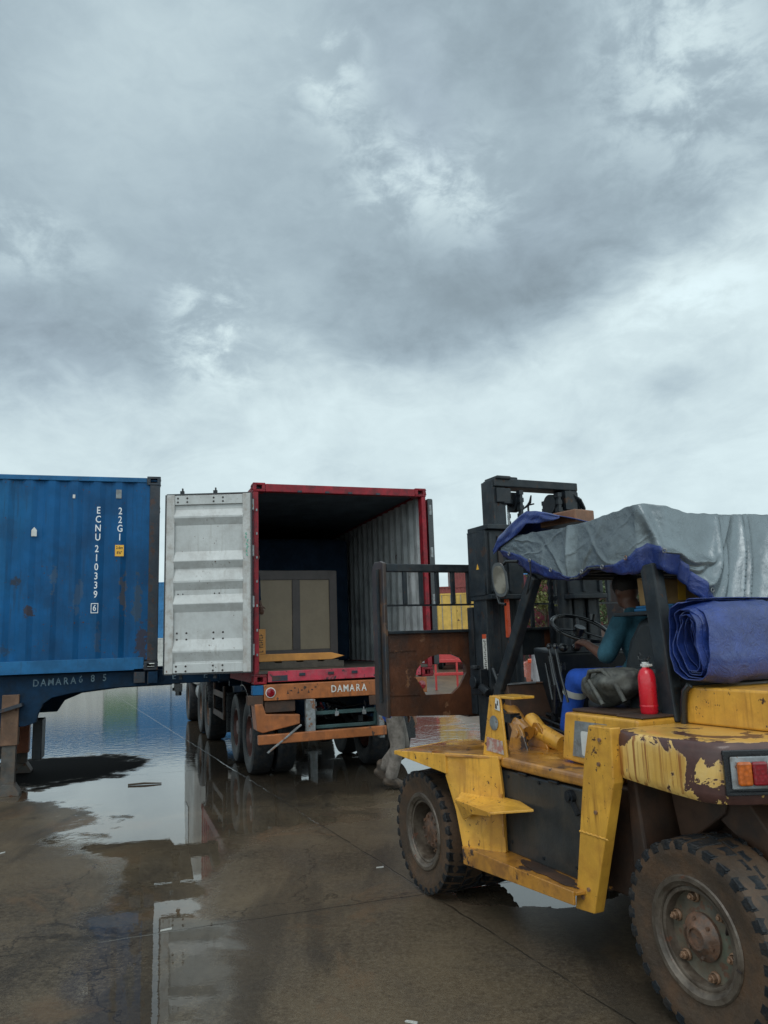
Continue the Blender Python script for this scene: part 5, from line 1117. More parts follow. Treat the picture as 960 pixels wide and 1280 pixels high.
# wheels: lugged tyres
def fork_wheel(x, y_out, side, r, w_, rear, steer=0.0):
    n_ = node('wheel', (x, y_out - side * w_ / 2, r), fl, (0, 0, R(steer)))
    rr = r * .575
    s_ = side; hw = w_ / 2
    b_ = MB()
    pf = [(rr, -hw * .80), (rr + .012, -hw * .88), (rr + .03, -hw * .86), ((r + rr) / 2, -hw * .97), (r * .90, -hw * .98), (r * .94, -hw * .93), (r * .964, -hw * .6), (r * .968, 0),
          (r * .964, hw * .6), (r * .94, hw * .93), (r * .90, hw * .98), ((r + rr) / 2, hw * .97), (rr + .03, hw * .86), (rr + .012, hw * .88), (rr, hw * .80), (rr, -hw * .8)]
    b_.lathe(pf, seg=72)
    ty = b_.build('tyre', ['rubber_mud'], n_, smooth=35)
    b_ = MB(); nl = 30; random.seed(2)
    for k in range(nl):
        for sd_, off in ((1, 0), (-1, .5)):
            a0 = 2 * math.pi * (k + off) / nl; jit = random.uniform(-.006, .006)
            P_ = []
            for (rad) in (r * .925, r * (.9815) + jit * .5):
                for (yy, da) in ((sd_ * hw * 1.0, -.36), (sd_ * hw * 1.0, .38), (sd_ * hw * .05, .62), (sd_ * hw * .05, -.10)):
                    a = a0 + da * 2 * math.pi / nl; rad2 = rad * (1 - (.035 if abs(yy) > hw * .5 and rad > r * .95 else 0)); P_.append((rad2 * math.cos(a), yy * (1.0 if rad < r * .95 else .965), rad2 * math.sin(a)))
            b_.hexa(P_)
            # shoulder block running down the sidewall
            P_ = []
            for (rad) in (r * .86, r * .965):
                for (yy, da) in ((sd_ * hw * .985, -.30), (sd_ * hw * .995, .0), (sd_ * hw * .985, .32), (sd_ * hw * .8, .32)):
                    a = a0 + da * 2 * math.pi / nl; P_.append((rad * math.cos(a), yy, rad * math.sin(a)))
            b_.hexa(P_)
    b_.build('tread', 'rubber', ty if False else n_, bevel=.004, seg=1)
    # rim: rolled flange, side ring with a split, dished disc
    b_ = MB()
    b_.lathe([(rr + .004, s_ * hw * .80), (rr + .016, s_ * hw * .90), (rr + .010, s_ * hw * .955), (rr - .010, s_ * hw * .955), (rr - .020, s_ * hw * .88), (rr - .030, s_ * hw * .86), (rr - .034, s_ * hw * .80), (rr - .030, s_ * hw * .74)], seg=64)
    b_.lathe([(rr - .028, s_ * hw * .76), (rr - .040, s_ * hw * .80), (rr - .052, s_ * hw * .78), (rr - .056, s_ * hw * (.4 if rear else -.1))], seg=64)
    b_.lathe([(rr - .01, -s_ * hw * .85), (rr - .02, s_ * hw * .7)], seg=48)
    b_.build('rim', 'rim', n_, smooth=40)
    b_ = MB(); dd = .42 if rear else -.1
    b_.lathe([(rr - .055, s_ * hw * (dd + .02)), (rr - .075, s_ * hw * (dd - .02)), (.12, s_ * hw * (dd + .02)), (.085, s_ * hw * (dd + .08)), (.02, s_ * hw * (dd + .08))], seg=48)
    b_.build('wheel_disc', 'rim_green' if rear else 'rim', n_, smooth=30)
    b_ = MB(); h0 = dd + .06
    if rear:
        b_.lathe([(.098, s_ * hw * h0), (.100, s_ * hw * (h0 + .12)), (.088, s_ * hw * (h0 + .22)), (.07, s_ * hw * (h0 + .26)), (.054, s_ * hw * (h0 + .36)), (.048, s_ * hw * (h0 + .40)), (.040, s_ * hw * (h0 + .40)), (.039, s_ * hw * (h0 + .32)), (.002, s_ * hw * (h0 + .31))], seg=36)
        for k in range(6): a = 2 * math.pi * (k + .3) / 6; b_.cyl((.078 * math.cos(a), s_ * hw * (h0 + .2), .078 * math.sin(a)), (.078 * math.cos(a), s_ * hw * (h0 + .30), .078 * math.sin(a)), .009, seg=6)
    else:
        b_.lathe([(.118, s_ * hw * h0), (.118, s_ * hw * (h0 + .45)), (.10, s_ * hw * (h0 + .52)), (.004, s_ * hw * (h0 + .55))], seg=36)
        for k in range(10): a = 2 * math.pi * k / 10; b_.cyl((.092 * math.cos(a), s_ * hw * (h0 + .5), .092 * math.sin(a)), (.092 * math.cos(a), s_ * hw * (h0 + .6), .092 * math.sin(a)), .011, seg=6)
    b_.build('hub', 'hub', n_, smooth=35)
    for k in range(6 if rear else 8):
        a = R(16) + 2 * math.pi * k / (6 if rear else 8); rb = rr * .665; b_ = MB(); c0 = (rb * math.cos(a), s_ * hw * (dd + .02), rb * math.sin(a))
        b_.lathe([(.026, 0), (.026, s_ * .008), (.020, s_ * .012)], c0, seg=20); b_.cyl(c0, (c0[0], c0[1] + s_ * .03, c0[2]), .018, seg=6); b_.cyl(c0, (c0[0], c0[1] + s_ * .042, c0[2]), .009, seg=10)
        b_.build('wheel_nut', 'nut', n_, bevel=.002, seg=1)
    if rear:
        b_ = MB(); a = R(192); b_.bar(((rr - .012) * math.cos(a), s_ * hw * .958, (rr - .012) * math.sin(a)), ((rr + .012) * math.cos(a), s_ * hw * .958, (rr + .012) * math.sin(a)), .006, .006); b_.bar(((rr - .10) * math.cos(R(160)), s_ * hw * (dd + .10), (rr - .10) * math.sin(R(160))), ((rr - .06) * math.cos(R(150)), s_ * hw * (dd + .2), (rr - .06) * math.sin(R(150))), .012, .01); b_.build('valve', 'ink', n_)
    return n_
for yo, s_ in ((0, 1), (mir(0), -1)): fork_wheel(0, yo, s_, .42, .27, True)
for yo, s_ in ((.146, 1), (mir(.146), -1)): fork_wheel(2.33, yo, s_, .42, .30, False)
for yo, s_ in ((-.19, 1), (mir(-.19), -1)): fork_wheel(2.33, yo, s_, .42, .28, False)

# ------------------------------------------------------------------ silver / blue tarpaulin over the overhead guard
from mathutils import noise as mn_
def lerp_tab(tab, x):
    if x >= tab[0][0]: return tab[0][1]
    for (x0, v0), (x1, v1) in zip(tab[:-1], tab[1:]):
        if x1 <= x <= x0: return v0 + (v1 - v0) * (x0 - x) / (x0 - x1)
    return tab[-1][1]
ts = thing('tarpaulin', 'crumpled silver tarpaulin with blue edge draped over the roof of the yellow forklift', 'tarpaulin', FO, FR)
# perimeter of the roof, walked from the front left corner along the left side, the rear, the right side and the front
XF, XR, YL_, YR_ = 1.95, .46, -.415, -1.925
SEG = [((XF, YL_), (XR + .10, YL_)), ((XR + .10, YL_), (XR, YL_ - .10)), ((XR, YL_ - .10), (XR, YR_ + .10)), ((XR, YR_ + .10), (XR + .10, YR_)), ((XR + .10, YR_), (XF, YR_)), ((XF, YR_), (XF, YL_))]
SL = [(Vector(b__) - Vector(a__)).length for a__, b__ in SEG]; ST = sum(SL)
def peri(u):
    d_ = u * ST
    for (p, q__), l in zip(SEG, SL):
        if d_ <= l + 1e-9:
            p, q__ = Vector(p), Vector(q__); t_ = (q__ - p) / l; return p + t_ * d_, Vector((t_.y, -t_.x))    # point, outward
        d_ -= l
    return Vector(SEG[0][0]), Vector((0, 1))
def tab(tb_, v):
    if v <= tb_[0][0]: return tb_[0][1]
    for (x0, v0), (x1, v1) in zip(tb_[:-1], tb_[1:]):
        if x0 <= v <= x1: k = (v - x0) / (x1 - x0); return v0 + (v1 - v0) * k
    return tb_[-1][1]
# run length from the front left corner -> height of the hem / of the roof edge
HEMD = [(0, 2.35), (.11, 2.33), (.39, 2.235), (.79, 2.085), (.83, 2.085), (.95, 2.14), (1.19, 2.125), (1.36, 2.18), (1.43, 2.225), (1.50, 2.19), (1.62, 2.04), (1.74, 1.90), (1.85, 1.80), (3.0, 1.80), (3.15, 2.1), (3.3, 2.2), (4.4, 2.15), (4.75, 2.3), (ST, 2.35)]
TOPD = [(0, 2.42), (.15, 2.45), (.45, 2.44), (.70, 2.43), (1.0, 2.43), (1.25, 2.455), (1.43, 2.465), (1.55, 2.44), (1.70, 2.41), (2.0, 2.41), (2.2, 2.425), (2.5, 2.41), (3.0, 2.40), (3.3, 2.40), (4.7, 2.4), (ST, 2.42)]
def crease(v, sharp=4.0):
    """narrow ridges with flat cloth between them, -> 0..1"""
    return (1 - abs(math.sin(v))) ** sharp
def tarp_disp(d_, s_):
    n_ = mn_.noise(Vector((d_ * 2.6, s_ * 1.3, 4.2))); n2 = mn_.noise(Vector((d_ * 7.0, s_ * 2.5, 9.7))); n3 = mn_.noise(Vector((d_ * 19, s_ * 7, 2.1)))
    rear = min(1, max(0, (d_ - 1.40) / .10)) * min(1, max(0, (3.2 - d_) / .12))
    e = (d_ - .80); fan = crease(e * 9 / (.22 + .8 * s_), 2.5) * math.exp(-(e / (.07 + .16 * s_)) ** 2)
    q1 = d_ - s_ * .40 + .14 * s_ * s_; acc = 0
    for (c_, w0, h_, tilt) in ((1.50, .028, .055, -.25), (1.585, .020, .040, -.05), (1.66, .030, .065, .02), (1.745, .016, .035, .06), (1.83, .026, .070, .0), (1.93, .018, .045, .05), (2.02, .034, .065, -.04), (2.13, .018, .04, .06), (2.23, .03, .06, 0), (2.36, .022, .05, .05), (2.5, .035, .06, 0), (2.64, .02, .05, .04), (2.8, .03, .06, 0), (2.95, .03, .05, 0)):
        t_ = (q1 + tilt * s_ - c_ + .018 * n2) / (w0 * (1.25 - .35 * s_)); acc = max(acc, 1.15 * h_ * math.exp(-abs(t_) ** 1.05) * (1 - .25 * s_))
    lit = crease(5 * (d_ + .35 * s_) + 1.2 * n_, 9) * .010 * (.5 + n_) + crease(9 * (d_ - .5 * s_) + 1.4 * n2 + 1, 9) * .007 * (.5 - n_)
    corner = .045 * math.exp(-((d_ - 1.40 - .10 * (1 - s_)) / .035) ** 2)
    return max(-.004, .060 * fan * (1 - rear) + rear * acc + lit * (1 - .5 * rear) + corner + .014 * n_ * (1 - .5 * rear) + .004 * n2 + .002 * n3 + .006)
def tarp_pt(u, v):
    p, out_ = peri(u % 1.0); d_ = (u % 1.0) * ST; s_ = min(v, 1.0)
    zh, zt = tab(HEMD, d_), tab(TOPD, d_)
    rear = min(1, max(0, (d_ - 1.45) / .4)) * min(1, max(0, (3.1 - d_) / .3))
    lean = rear * (1 - s_) * .10                                     # the rear curtain runs out towards its foot
    ds_ = tarp_disp(d_, s_)
    if v <= 1.0:
        q__ = p + out_ * (ds_ * (.35 + .65 * (1 - s_ ** 3)) + lean + .01)
        return Vector((q__.x, q__.y, zh + (zt - zh) * s_ ** .95 + .010 * mn_.noise(Vector((d_ * 14, s_ * 4, 0)))))
    k = v - 1.0; c0 = Vector((min(max(p.x, XR + .5), XF - .5), YC)); q__ = p + out_ * (ds_ * .35 + .01); q__ = q__.lerp(c0, k)
    z = zt - .05 * math.sin(min(1, k * 1.5) * math.pi / 2) - .02 * k + .022 * mn_.noise(Vector((q__.x * 5, q__.y * 5, 1))) * min(1, k * 4) + .012 * mn_.noise(Vector((q__.x * 13, q__.y * 13, 1))) * min(1, k * 6)
    return Vector((q__.x, q__.y, z))
NU, NV = 620, 78
b_ = MB(); b_.grid(lambda a_, c_: tarp_pt(a_, c_ * 1.0 / .62 if c_ < .62 else 1 + (c_ - .62) / .38), NU, NV)
bmesh.ops.remove_doubles(b_.bm, verts=b_.bm.verts, dist=1e-5)
for f in b_.bm.faces: f.normal_update()
ref = max(b_.bm.faces, key=lambda f: f.calc_center_median().z)
if ref.normal.z < 0: bmesh.ops.reverse_faces(b_.bm, faces=b_.bm.faces)
b_.build('sheet', ['tarp_silver', 'tarp_blue'], ts, smooth=180, solid=.004, off=-1, recalc=False)
# blue hem turned under along the left side and round the rear corner
HWD = [(0, .03), (.1, .05), (.3, .085), (.6, .055), (.78, .004), (.98, .004), (1.15, .03), (1.30, .085), (1.43, .125), (1.55, .10), (1.66, .085), (1.78, .06), (1.9, .04)]
b_ = MB()
def hem_pt(u, v):
    d_ = u * 1.86; p = tarp_pt(d_ / ST, 0.0); _, out_ = peri(d_ / ST); w_ = tab(HWD, d_)
    return Vector((p.x, p.y, p.z)) + Vector((out_.x, out_.y, 0)) * (.006 - .03 * v + .006 * mn_.noise(Vector((d_ * 9, v * 2, 5)))) + Vector((0, 0, .014 - (w_ + .014) * v + .004 * mn_.noise(Vector((d_ * 12, v, 7)))))
b_.grid(hem_pt, 200, 5); b_.build('folded_hem', 'tarp_blue', ts, smooth=180, solid=.004)
# front flap thrown back: blue underside up, with a peak and a wire tie
b_ = MB()
def flap(u, v):
    xs = [(0, 2.02, 2.38), (.2, 1.95, 2.47), (.62, 1.58, 2.595), (.82, 1.42, 2.56), (1, 1.22, 2.50)]
    for (a, xa_, za), (c_, xb, zb2) in zip(xs[:-1], xs[1:]):
        if a <= u <= c_: k = (u - a) / (c_ - a); x, z = xa_ + (xb - xa_) * k, za + (zb2 - za) * k; break
    ed = math.sin(math.pi * min(1, .08 + u * .90)) ** .7; w0 = .10 * ed
    if v < .5: y = -.385 + .004; z2 = z - w0 * (1 - v * 2)
    else: y = -.385 - (v - .5) * 1.0; z2 = z - .12 * (v - .5)
    return Vector((x, y + .020 * mn_.noise(Vector((x * 6, v * 4, 8))), z2 + .010 * mn_.noise(Vector((x * 8, v * 5, 3)))))
b_.grid(flap, 50, 24); b_.build('front_flap', 'tarp_blue', ts, smooth=180, solid=.005)
b_ = MB(); b_.tube([(1.58, -.40, 2.59), (1.58, -.40, 2.635)], .007, 6); b_.tube([(1.66, -.41, 2.62), (1.58, -.40, 2.635), (1.54, -.39, 2.65), (1.51, -.38, 2.69)], [.004, .010, .010, .005], 6); b_.tube([(1.56, -.40, 2.635), (1.50, -.39, 2.63)], .006, 6); b_.build('rope_tie', 'rope', ts, smooth=60)

for k_, d_ in enumerate((.12, .36, .60, .90, 1.10, 1.30, 1.52, 1.70)):
    p = tarp_pt(d_ / ST, .03); _, out_ = peri(d_ / ST); o3 = Vector((out_.x, out_.y, 0)); b_ = MB(); ax = Vector((-out_.y, out_.x, 0))
    b_.tube([p + o3 * .012 + (ax * math.cos(t_) + Vector((0, 0, 1)) * math.sin(t_)) * .011 for t_ in (2 * math.pi * j / 10 for j in range(11))], .0035, 5, caps=False); b_.build('eyelet', 'galv', ts, smooth=60)
b_ = MB(); p = tarp_pt(.36 / ST, .03); b_.tube([p + Vector((0, .01, 0)), p + Vector((-.02, .02, -.10)), p + Vector((.10, -.02, -.22)), p + Vector((.13, -.05, -.30))], .005, 6); b_.build('tie_rope', 'rope', ts, smooth=60)
p_ = FW(1.45, -.56, 2.475)
tb = thing('timber_block', 'short brown timber block lying on the silver tarpaulin beside the mast head', 'wood block', p_, FR + R(8))
b_ = MB(); b_.box(-.20, .13, -.12, .06, .0, .085); b_.build('block', 'timber', tb, bevel=.008)

# ------------------------------------------------------------------ rolled blue tarpaulin on the hood
rt = thing('rolled_tarpaulin', 'thick folded roll of blue tarpaulin lying across the forklift hood', 'tarpaulin', FO, FR)
OUT = [(.285, 1.905), (.345, 1.88), (.385, 1.82), (.40, 1.70), (.395, 1.62), (.365, 1.53), (.27, 1.475), (.15, 1.468), (.10, 1.50), (.085, 1.60), (.10, 1.75), (.14, 1.86), (.20, 1.90)]
cxz = Vector((.245, 1.68))
def outl(a):
    """point on the outline polygon, a in turns"""
    a = (a % 1) * len(OUT); i = int(a); k = a - i; p, q_ = Vector(OUT[i % len(OUT)]), Vector(OUT[(i + 1) % len(OUT)]); return p.lerp(q_, k)
def roll_pt(u, v):
    turns = 7.0; a = u * turns; k = 1 - .93 * u ** 1.0
    p = outl(a); d_ = p - cxz
    r_ = Vector((d_.x * (k * .95 + .05 * mn_.noise(Vector((a * 3.1, 7, 0)))), d_.y * (.50 + .50 * k) * (1 + .10 * mn_.noise(Vector((a * 2.3, 1, 0))))))
    jit = mn_.noise(Vector((a * 1.7, 3.3, 0))) * .075 + mn_.noise(Vector((a * 6.0, 1.3, 0))) * .035
    y = -.385 - .05 * (1 - k) + jit - v * 1.75
    wob = mn_.noise(Vector((a * 2.2, v * 2.4, 5))) * .030 + mn_.noise(Vector((a * 6, v * 7, 5))) * .014 + crease(9 * v + 4 * a, 6) * .020 + crease(17 * v - 6 * a + 1, 7) * .012
    r_ = r_ * (1 + wob * (2.6 if u < .15 else 1.2)); r_.x += .03 * (abs(((r_.y + .24) / .48 * 2) % 1 - .5) - .25) * (1 if u > .12 else .3) * 2
    # the roll tapers inwards at its left end
    tp = 1 - .10 * max(0, 1 - v * 14)
    r_ = r_ * tp
    return Vector((cxz.x + r_.x, y, cxz.y + r_.y))
b_ = MB(); b_.grid(roll_pt, 360, 60); b_.build('rolled_sheet', 'tarp_blue', rt, smooth=50, solid=.005)
b_ = MB()
def loose(u, v):
    a = -.02 + u * .34; p = outl(a); d_ = (p - cxz) * (1.04 + .02 * math.sin(8 * v)); return Vector((cxz.x + d_.x, -.45 - .12 * u - v * 1.6, cxz.y + d_.y))
b_.grid(loose, 24, 24); b_.build('loose_layer', 'tarp_blue', rt, smooth=60, solid=.005)

# ------------------------------------------------------------------ extinguisher, box, bag
p_ = FW(.535, -.36, 1.3155)
ex = thing('fire_extinguisher', 'red fire extinguisher standing at the foot of the rear guard post', 'fire extinguisher', p_, FR); ex.scale = (.80, .80, 1.0)
b_ = MB(); b_.lathe([(.001, .0), (.052, .0), (.058, .010), (.058, .185), (.054, .206), (.042, .228), (.026, .240), (.020, .245), (.020, .262), (.001, .262)], axis='Z', seg=36); b_.build('cylinder', 'red_gloss', ex, smooth=40)
b_ = MB(); b_.lathe([(.0585, .034), (.0605, .040), (.0585, .046)], axis='Z', seg=36); b_.build('base_ring', 'red_gloss', ex, smooth=40)
b_ = MB(); b_.cyl((0, 0, .243), (0, 0, .272), .024, seg=16); b_.box(-.045, .03, -.02, .02, .248, .262); vv = b_.build('collar', 'white_plastic', ex, smooth=40, bevel=.003)
b_ = MB(); b_.bar((0, 0, .275), (-.065, .02, .30), .018, .008); b_.bar((0, 0, .285), (.055, .01, .285), .018, .008); b_.tube([(.05, 0, .275), (.065, 0, .305), (.045, 0, .32), (.03, 0, .305)], .004, 6); b_.cyl((0, 0, .262), (0, 0, .29), .013, seg=12); b_.build('handle', 'black_plastic', ex)

sh = MB(); sh.box(.50, .98, -1.35, -.55, 1.845, 1.868); sh.bar((.52, -.5, 1.855), (.52, -1.85, 1.855), .03, .03); sh.build('rear_shelf', 'mast', fl, bevel=.004)
p_ = FW(.74, -.80, 1.870)
tyb = thing('folded_sheet', 'folded pale blue sheet under the cardboard box behind the driver', 'sheet', p_, FR)
b_ = MB(); b_.box(-.16, .16, -.16, .16, 0, .018); b_.box(-.15, .155, -.15, .15, .018, .034); b_.build('layer', 'bg_blue', tyb, bevel=.006)
p_ = FW(.77, -.80, 1.906)
bxx = thing('cardboard_box', 'small taped cardboard box behind the driver under the tarpaulin edge', 'box', p_, FR - R(12))
b_ = MB(); b_.hexa([(-.12, -.14, 0), (.12, -.14, 0), (.13, .12, 0), (-.11, .13, 0), (-.13, -.15, .13), (.12, -.14, .17), (.12, .13, .17), (-.13, .12, .15)]); cbb = b_.build('carton', 'cardboard', bxx, bevel=.006)
b_ = MB(); b_.box(-.13, .12, -.03, .03, .172, .175) if False else b_.bar((-.135, .0, .02), (-.15, .0, .14), .05, .003, up=(1, 0, 0)); b_.build('tape', 'label_yellow', bxx)
b_ = MB(); b_.prism([(-.02, .128, .07), (.02, .128, .07), (.03, .128, .10), (-.01, .128, .105)], (0, .003, 0)); b_.build('paper_label', 'white_plastic', bxx)

p_ = FW(.90, -.42, 1.321)
bg = thing('canvas_bag', 'grey crumpled canvas bag lying beside the driver on the seat base', 'bag', p_, FR)
b_ = MB(); random.seed(4)
def bagpt(u, v):
    a, c_ = 2 * math.pi * u, math.pi * v; r_ = Vector((.21 * math.sin(c_) * math.cos(a), .14 * math.sin(c_) * math.sin(a), .11 * -math.cos(c_) + .11))
    n1 = mn_.noise(r_ * 7 + Vector((3, 1, 2))); n2 = mn_.noise(r_ * 17)
    r_ += Vector((math.cos(a), math.sin(a), .3)) * (n1 * .05 + n2 * .02) * math.sin(c_); r_.z = max(0, r_.z + (.05 if r_.x < 0 else 0) * math.sin(c_)); return r_
b_.grid(bagpt, 60, 36); b_.build('sack', 'canvas_grey', bg, smooth=180)
b_ = MB(); b_.tube([(.10, .10, .12), (.02, .13, .21), (-.08, .12, .22), (-.16, .10, .14), (-.20, .08, .05)], .014, 8); b_.tube([(.02, .14, .16), (-.06, .15, .08), (-.10, .15, .03)], .012, 8); b_.build('strap', 'canvas_grey', bg, smooth=60)

# ------------------------------------------------------------------ people
def hand(b_, wrist, d_, up, size=1.0, curl=.9, side=1):
    """palm, four fingers and a thumb; d_ = pointing direction, up = back of the hand, side = +1 thumb on the left of d_"""
    w0 = Vector(wrist); d_ = Vector(d_).normalized(); up = Vector(up); up = (up - d_ * up.dot(d_)).normalized(); lat = up.cross(d_) * side
    palm = w0 + d_ * .05 * size
    b_.cap(w0, w0 + d_ * .02, .026 * size, .026 * size, 10)
    for k in range(-1, 2): b_.cap(w0 + d_ * .025 * size + lat * .014 * k * size, w0 + d_ * .085 * size + lat * .021 * k * size, .017 * size, .014 * size, 8)
    for k, ln in enumerate((.070, .078, .074, .058)):
        base = w0 + d_ * .088 * size + lat * (.031 - .0205 * k) * size; pts = [base]; dd = d_.copy()
        for sgm in (.45, .32, .25):
            dd = (dd * math.cos(curl * .55) - up * math.sin(curl * .55)).normalized(); upn = (up - dd * up.dot(dd)).normalized() if abs(up.dot(dd)) < .98 else up
            pts.append(pts[-1] + dd * ln * sgm * size)
        for a, c_, r0, r1 in zip(pts[:-1], pts[1:], (.0092, .0086, .0078), (.0086, .0078, .0068)): b_.cap(a, c_, r0 * size, r1 * size, 7)
    tb_ = w0 + d_ * .03 * size + lat * .028 * size; t1 = tb_ + (d_ * .6 + lat * .65 - up * .25).normalized() * .04 * size; t2 = t1 + (d_ * .85 + lat * .15 - up * .45).normalized() * .03 * size
    b_.cap(tb_, t1, .0125 * size, .0105 * size, 8); b_.cap(t1, t2, .0105 * size, .008 * size, 8)
def person(label, loc, rz, J, skin, top, legs, feet, head_dir=(1, 0, 0), hat=None, voxel=.011, sleeve=.85, group=None, hem=.0, extra=None, vox_cl=.013, legk=1.0):
    J = {k: Vector(v) for k, v in J.items()}; hdv = Vector(head_dir).normalized(); latv = Vector((0, 0, 1)).cross(hdv).normalized(); upv = hdv.cross(latv)
    b_ = MB(); c = J['head']; mt3 = Matrix((hdv, latv, upv)).transposed()
    b_.ball(c + upv * .025, (.096, .076, .098), 20, 14, mt3); b_.ball(c - upv * .045 + hdv * .022, (.066, .056, .072), 16, 10, mt3)
    b_.ball(c + hdv * .098 - upv * .018, (.014, .013, .024), 10, 8, mt3); b_.ball(c + hdv * .082 - upv * .062, (.012, .026, .009), 10, 6, mt3)
    for s_ in (1, -1): b_.ball(c + latv * .078 * s_ - upv * .008, (.018, .008, .030), 10, 8, mt3)
    b_.cap(J['neck'], c - upv * .05, .058, .052)
    b_.cap(J['shL'], J['shR'], .062); b_.cap(J['chest'], J['neck'], .105, .062); b_.ball(J['chest'], (.115, .155, .16), 16, 10, Matrix.Rotation(0, 3, 'Z')); b_.cap(J['chest'], J['pelvis'], .125, .125); b_.cap(J['hipL'], J['hipR'], .105)
    for s_ in 'LR':
        b_.cap(J['sh' + s_], J['el' + s_], .052, .040); b_.cap(J['el' + s_], J['wr' + s_], .040, .026)
        b_.cap(J['hip' + s_], J['kn' + s_], .085, .056); b_.cap(J['kn' + s_], J['an' + s_], .056, .038)
        b_.cap(J['an' + s_], J['toe' + s_], .042, .034)
        hd2 = J.get('hd' + s_, (J['wr' + s_] - J['el' + s_])); upn = J.get('hu' + s_, Vector((0, 0, 1)))
        hand(b_, J['wr' + s_], hd2, upn, 1.0, J.get('curl', Vector((.9, 0, 0))).x, 1 if s_ == 'R' else -1)
    body = b_.build('person', skin, None, remesh=voxel); body.location = loc; body.rotation_euler = (0, 0, rz); tag(body, label, 'person', group)
    b_ = MB()
    b_.cap(J['shL'], J['shR'], .075); b_.ball(J['chest'], (.135, .175, .19), 16, 10); b_.cap(J['chest'], J['pelvis'] + Vector((0, 0, .02 - hem)), .140, .148); b_.cap(J['neck'] - Vector((0, 0, .03)), J['chest'], .078, .12)
    b_.cap(J['hipL'] + Vector((0, 0, .05 - hem)), J['hipR'] + Vector((0, 0, .05 - hem)), .118)
    for s_ in 'LR': b_.cap(J['sh' + s_], J['sh' + s_].lerp(J['el' + s_], min(sleeve, 1)), .070, .062)
    if sleeve > 1:
        for s_ in 'LR': b_.cap(J['el' + s_], J['el' + s_].lerp(J['wr' + s_], sleeve - 1), .058, .042)
    b_.build('shirt', top, body, remesh=vox_cl)
    b_ = MB(); b_.cap(J['hipL'], J['hipR'], .115); b_.cap(J['pelvis'], J['pelvis'] + Vector((0, 0, .06)), .128)
    for s_ in 'LR': b_.cap(J['hip' + s_], J['kn' + s_], .105 * legk, .078 * legk); b_.cap(J['kn' + s_], J['kn' + s_].lerp(J['an' + s_], .86 if legk > 1 else .93), .078 * legk, .066 * legk)
    b_.build('trousers', legs, body, remesh=vox_cl)
    for s_ in 'LR':
        b_ = MB(); an, to = J['an' + s_], J['toe' + s_]; dd = (to - an); dd.z = 0; dd.normalize()
        b_.cap(an + Vector((0, 0, .07)), an, .056, .056); b_.cap(an, to, .054, .046); b_.cap(an - dd * .05 + Vector((0, 0, -.02)), to + Vector((0, 0, -.005)), .044, .042); b_.build('boot', feet, body, remesh=.010)
    if hat:
        b_ = MB(); b_.ball(c + upv * .045, (.108, .090, .085), 18, 10, mt3)
        if hat[1]: b_.ball(c + hdv * .12 + upv * .045, (.07, .07, .010), 14, 6, mt3)
        b_.build('cap' if hat[1] else 'hair', hat[0], body, remesh=.010)
    for s_ in (1, -1):
        b_ = MB(); b_.ball(c + hdv * .086 + latv * .030 * s_ + upv * .008, .011, 10, 8); b_.build('eye', 'ink', body, smooth=180)
    return body
def shiftJ(J, d_): return {k: (Vector(v) + Vector(d_) if k not in ('hdL', 'hdR', 'huL', 'huR', 'curl') else v) for k, v in J.items()}

# driver, seated, left hand on the wheel
Jd = dict(head=(1.27, -.93, 2.02), neck=(1.21, -.93, 1.89), chest=(1.14, -.93, 1.70), pelvis=(1.06, -.93, 1.42), shL=(1.16, -.76, 1.80), shR=(1.16, -1.10, 1.80),
          elL=(1.19, -.64, 1.60), wrL=(1.46, -.72, 1.68), elR=(1.28, -1.22, 1.60), wrR=(1.56, -1.10, 1.72), hipL=(1.12, -.84, 1.43), hipR=(1.12, -1.03, 1.43),
          knL=(1.62, -.74, 1.44), knR=(1.62, -1.12, 1.44), anL=(1.78, -.76, 1.08), anR=(1.76, -1.10, 1.08), toeL=(1.90, -.76, 1.045), toeR=(1.89, -1.10, 1.045),
          hdL=(1, -.1, .25), hdR=(1, 0, .2), huL=(0, .3, 1), huR=(0, -.3, 1), curl=(1.5, 0, 0))
drv = person('driver in teal t-shirt and blue work trousers seated at the forklift wheel', FO, FR, Jd, 'skin', 'teal_cloth', 'blue_cloth', 'boot', head_dir=(1, -.12, -.05), hat=('hair', False), sleeve=.92)
b_ = MB(); k0, k1 = Vector(Jd['knL']), Vector(Jd['anL']); pm_ = k0.lerp(k1, .22); d_ = (k1 - k0).normalized()
b_.tube([pm_ - d_ * .022, pm_ + d_ * .022], [.081, .080], 24, caps=False); pm_ = Vector(Jd['knR']).lerp(Vector(Jd['anR']), .22); b_.tube([pm_ - d_ * .022, pm_ + d_ * .022], [.081, .080], 24, caps=False)
b_.build('reflective_band', 'reflective', drv, smooth=60, solid=.003)

# walking worker behind the load backrest
Jw = dict(head=(.04, 0, 1.58), neck=(.02, 0, 1.44), chest=(.0, 0, 1.25), pelvis=(-.01, 0, .96), shL=(.0, .18, 1.37), shR=(.0, -.18, 1.37),
          elL=(.04, .26, 1.10), wrL=(.17, .20, .88), elR=(.06, -.25, 1.10), wrR=(.21, -.22, .86), hipL=(-.01, .10, .92), hipR=(-.01, -.10, .92),
          knL=(.10, .11, .50), knR=(.02, -.10, .50), anL=(-.17, .11, .20), anR=(-.08, -.10, .12), toeL=(-.07, .11, .06), toeR=(.06, -.10, .05),
          hdL=(.35, -.1, -.9), hdR=(.3, .1, -.9), huL=(.9, .3, .3), huR=(.9, -.3, .3), curl=(.8, 0, 0))
wk = person('worker in blue shirt and muddy grey trousers walking behind the raised load backrest', (.045, 9.60, 0), R(5), Jw, 'skin_light', 'blue_cloth', 'khaki', 'boot', hat=('white_plastic', True), sleeve=1.0, hem=.10, legk=1.16)
